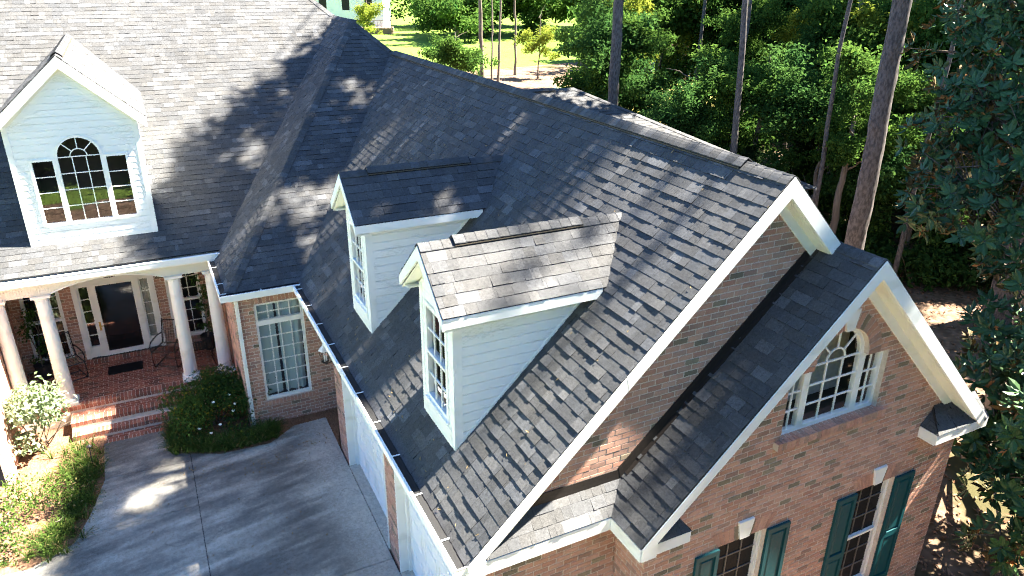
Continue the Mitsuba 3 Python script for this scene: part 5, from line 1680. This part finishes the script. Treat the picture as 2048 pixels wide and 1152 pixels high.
def blades(key, label, spots, n_per, length, bsdf='grass_bsdf'):
    k = thing(key, label, 'border grass')
    V, F, Tn, n0 = [], [], [], 0
    for (x, y, z) in spots:
        n = n_per
        a = fg.random(n) * 6.283
        L = length * (.6 + .7 * fg.random(n))
        out = np.column_stack([np.cos(a), np.sin(a), np.zeros(n)])
        side = np.column_stack([-np.sin(a), np.cos(a), np.zeros(n)])
        st = np.array([x, y, z]) + out * .04 * fg.random(n)[:, None]
        lean = (.35 + .75 * fg.random(n))[:, None]
        rows = []
        for t, w in ((0, 1), (.4, 1), (.75, .8), (1.0, .12)):
            c = st + out * (L[:, None] * lean * t ** 1.4) * .75 + np.array([0, 0, 1]) * (L[:, None] * (t - .62 * lean * t * t * t))
            rows += [c - side * .0055 * w, c + side * .0055 * w]
        V.append(np.stack(rows, 1).reshape(-1, 3))
        b = 8 * np.arange(n)[:, None] + n0
        F.append(np.vstack([b + [[i, i + 1, i + 3]] for i in (0, 2, 4)] + [b + [[i, i + 3, i + 2]] for i in (0, 2, 4)]))
        Tn.append(np.repeat(fg.random((n, 2)), 8, 0))
        n0 += 8 * n
    obj('blades', (np.vstack(V), np.vstack(F)), bsdf, k, uv=np.vstack(Tn))
    tag(k, kind='stuff')
    return k


sp = []
for i in range(110):
    t = fg.random()
    sp.append((-2.82 + 1.95 * t + fg.normal() * .05, 8.72 - .55 * math.sin(min(1, t * 1.3) * math.pi * .62) + .1 * t + abs(fg.normal()) * .16, GZ - .02))
sp += [(-1.05 + fg.normal() * .16, 8.5 + fg.normal() * .16, GZ - .02) for _ in range(20)] + [(-2.85 + fg.normal() * .06, 9.05 + fg.normal() * .25, GZ - .02) for _ in range(22)]
blades('border_grass', 'dark arching border grass around the foot of the shrub with white blooms', sp, 26, .34)
sp = [(-4.32 + fg.normal() * .1, 6.9 + 2.5 * fg.random(), GZ - .02) for _ in range(62)]
sp = [(x - (.25 * (8.0 - y) if y < 8 else 0) - .08, y, z) for x, y, z in sp]
sp += [(-4.55 + fg.normal() * .22, 8.9 + fg.normal() * .35, GZ - .02) for _ in range(34)] + [(-4.9 + fg.normal() * .16, 6.75 + fg.normal() * .22, GZ - .02) for _ in range(34)]
blades('border_grass', 'bright arching border grass along the left side of the walk', sp, 20, .33)
sp = [(-5.5 + fg.normal() * .35, 6.6 + fg.normal() * .15, GZ - .02) for _ in range(24)]
blades('grass_tuft', 'thin short grass tufts at the lower left corner of the bed', sp, 14, .12)
# fallen leaves under the trees at the right, and a few on the roof's gutter
n = 5200
px, py = 7.9 + 14 * fg.random(n) ** 1.3, -2.5 + 16 * fg.random(n)
v, f, t = leaves(fg, np.column_stack([px, py, np.full(n, -.385) + .02 * fg.random(n)]), np.column_stack([fg.normal(size=n), fg.normal(size=n), .15 * fg.normal(size=n)]), np.column_stack([.35 * fg.normal(size=n), .35 * fg.normal(size=n), np.ones(n)]), .15 * (.5 + fg.random(n)), .06)
key = obj('leaf_litter', (v, f), 'litter_leaf_bsdf', uv=t)
tag(key, 'dry brown fallen leaves on the ground around the magnolia', 'leaf litter', kind='stuff')
# climbing plants by the porch windows
for x, y, z0, z1, lab in ((-1.72, 12.3, FLOOR, 1.95, 'tall dark potted plant behind the rightmost column'), (-5.25, 12.35, FLOOR, 1.8, 'tall dark potted tree on the left of the porch')):
    k = thing('potted_plant', lab, 'plant')
    obj('pot', lathe([(0, z0), (.13, z0), (.17, z0 + .34), (.18, z0 + .36), (.15, z0 + .36), (.14, z0 + .3), (0, z0 + .3)], 20, (x, y, 0)), 'pot_bsdf', k, smooth=40)
    obj('stem', join([limb(fg, (x, y, z0 + .28), (fg.normal() * .1, fg.normal() * .1, 1), z1 - z0 - .3, .014) for _ in range(3)]), 'grey_bark_bsdf', k)
    v, f, t = cloud(fg, [(x + fg.normal() * .12, y + fg.normal() * .1, z0 + .5 + (z1 - z0 - .5) * i / 8, .17) for i in range(9)], 1500, .085, .04, up=.3)
    obj('foliage', (v, f), 'dark_leaf_bsdf', k, uv=t)
# needles and leaves dropped on the roof and the drive
rf_ = MB()
for k in range(90):
    u, v = fg.random() * 8.4, fg.random() * 5.2
    if k % 3 == 0:
        v = fg.random() * .5
    p = GF.to(np.array([[u, v, .016]]))
    a = fg.normal(size=3)
    a = a - GF.n * np.dot(a, GF.n)
    q = leaves(fg, p, a[None], GF.n[None] + .3 * fg.normal(size=(1, 3)), .03 + .05 * fg.random(), .012 + .012 * fg.random())
    rf_.add(q[0], q[1])
key = rf_.build('roof_litter', 'debris_bsdf')
tag(key, 'scattered dry leaves and needles lying on the garage roof', 'leaf litter', kind='stuff')
dl = MB()
for k in range(260):
    t = fg.random()
    x, y = (-2.9 + 3.0 * t, 8.2 - .5 * math.sin(t * 3) - abs(fg.normal()) * .25) if k % 2 else (-4.25 - .3 * t, 6.8 + 2.4 * fg.random() - .3 * t)
    if k % 7 == 0:
        x, y = -5 + 5 * fg.random(), 3 + 5 * fg.random()
    q = leaves(fg, np.array([[x, y, GZ + .006]]), fg.normal(size=(1, 3)) * np.array([[1, 1, .1]]), np.array([[0, 0, 1.]]) + .2 * fg.normal(size=(1, 3)), .03 + .04 * fg.random(), .02)
    dl.add(q[0], q[1])
key = dl.build('drive_litter', 'debris_bsdf')
tag(key, 'small brown leaf scraps along the edge of the drive', 'leaf litter', kind='stuff')
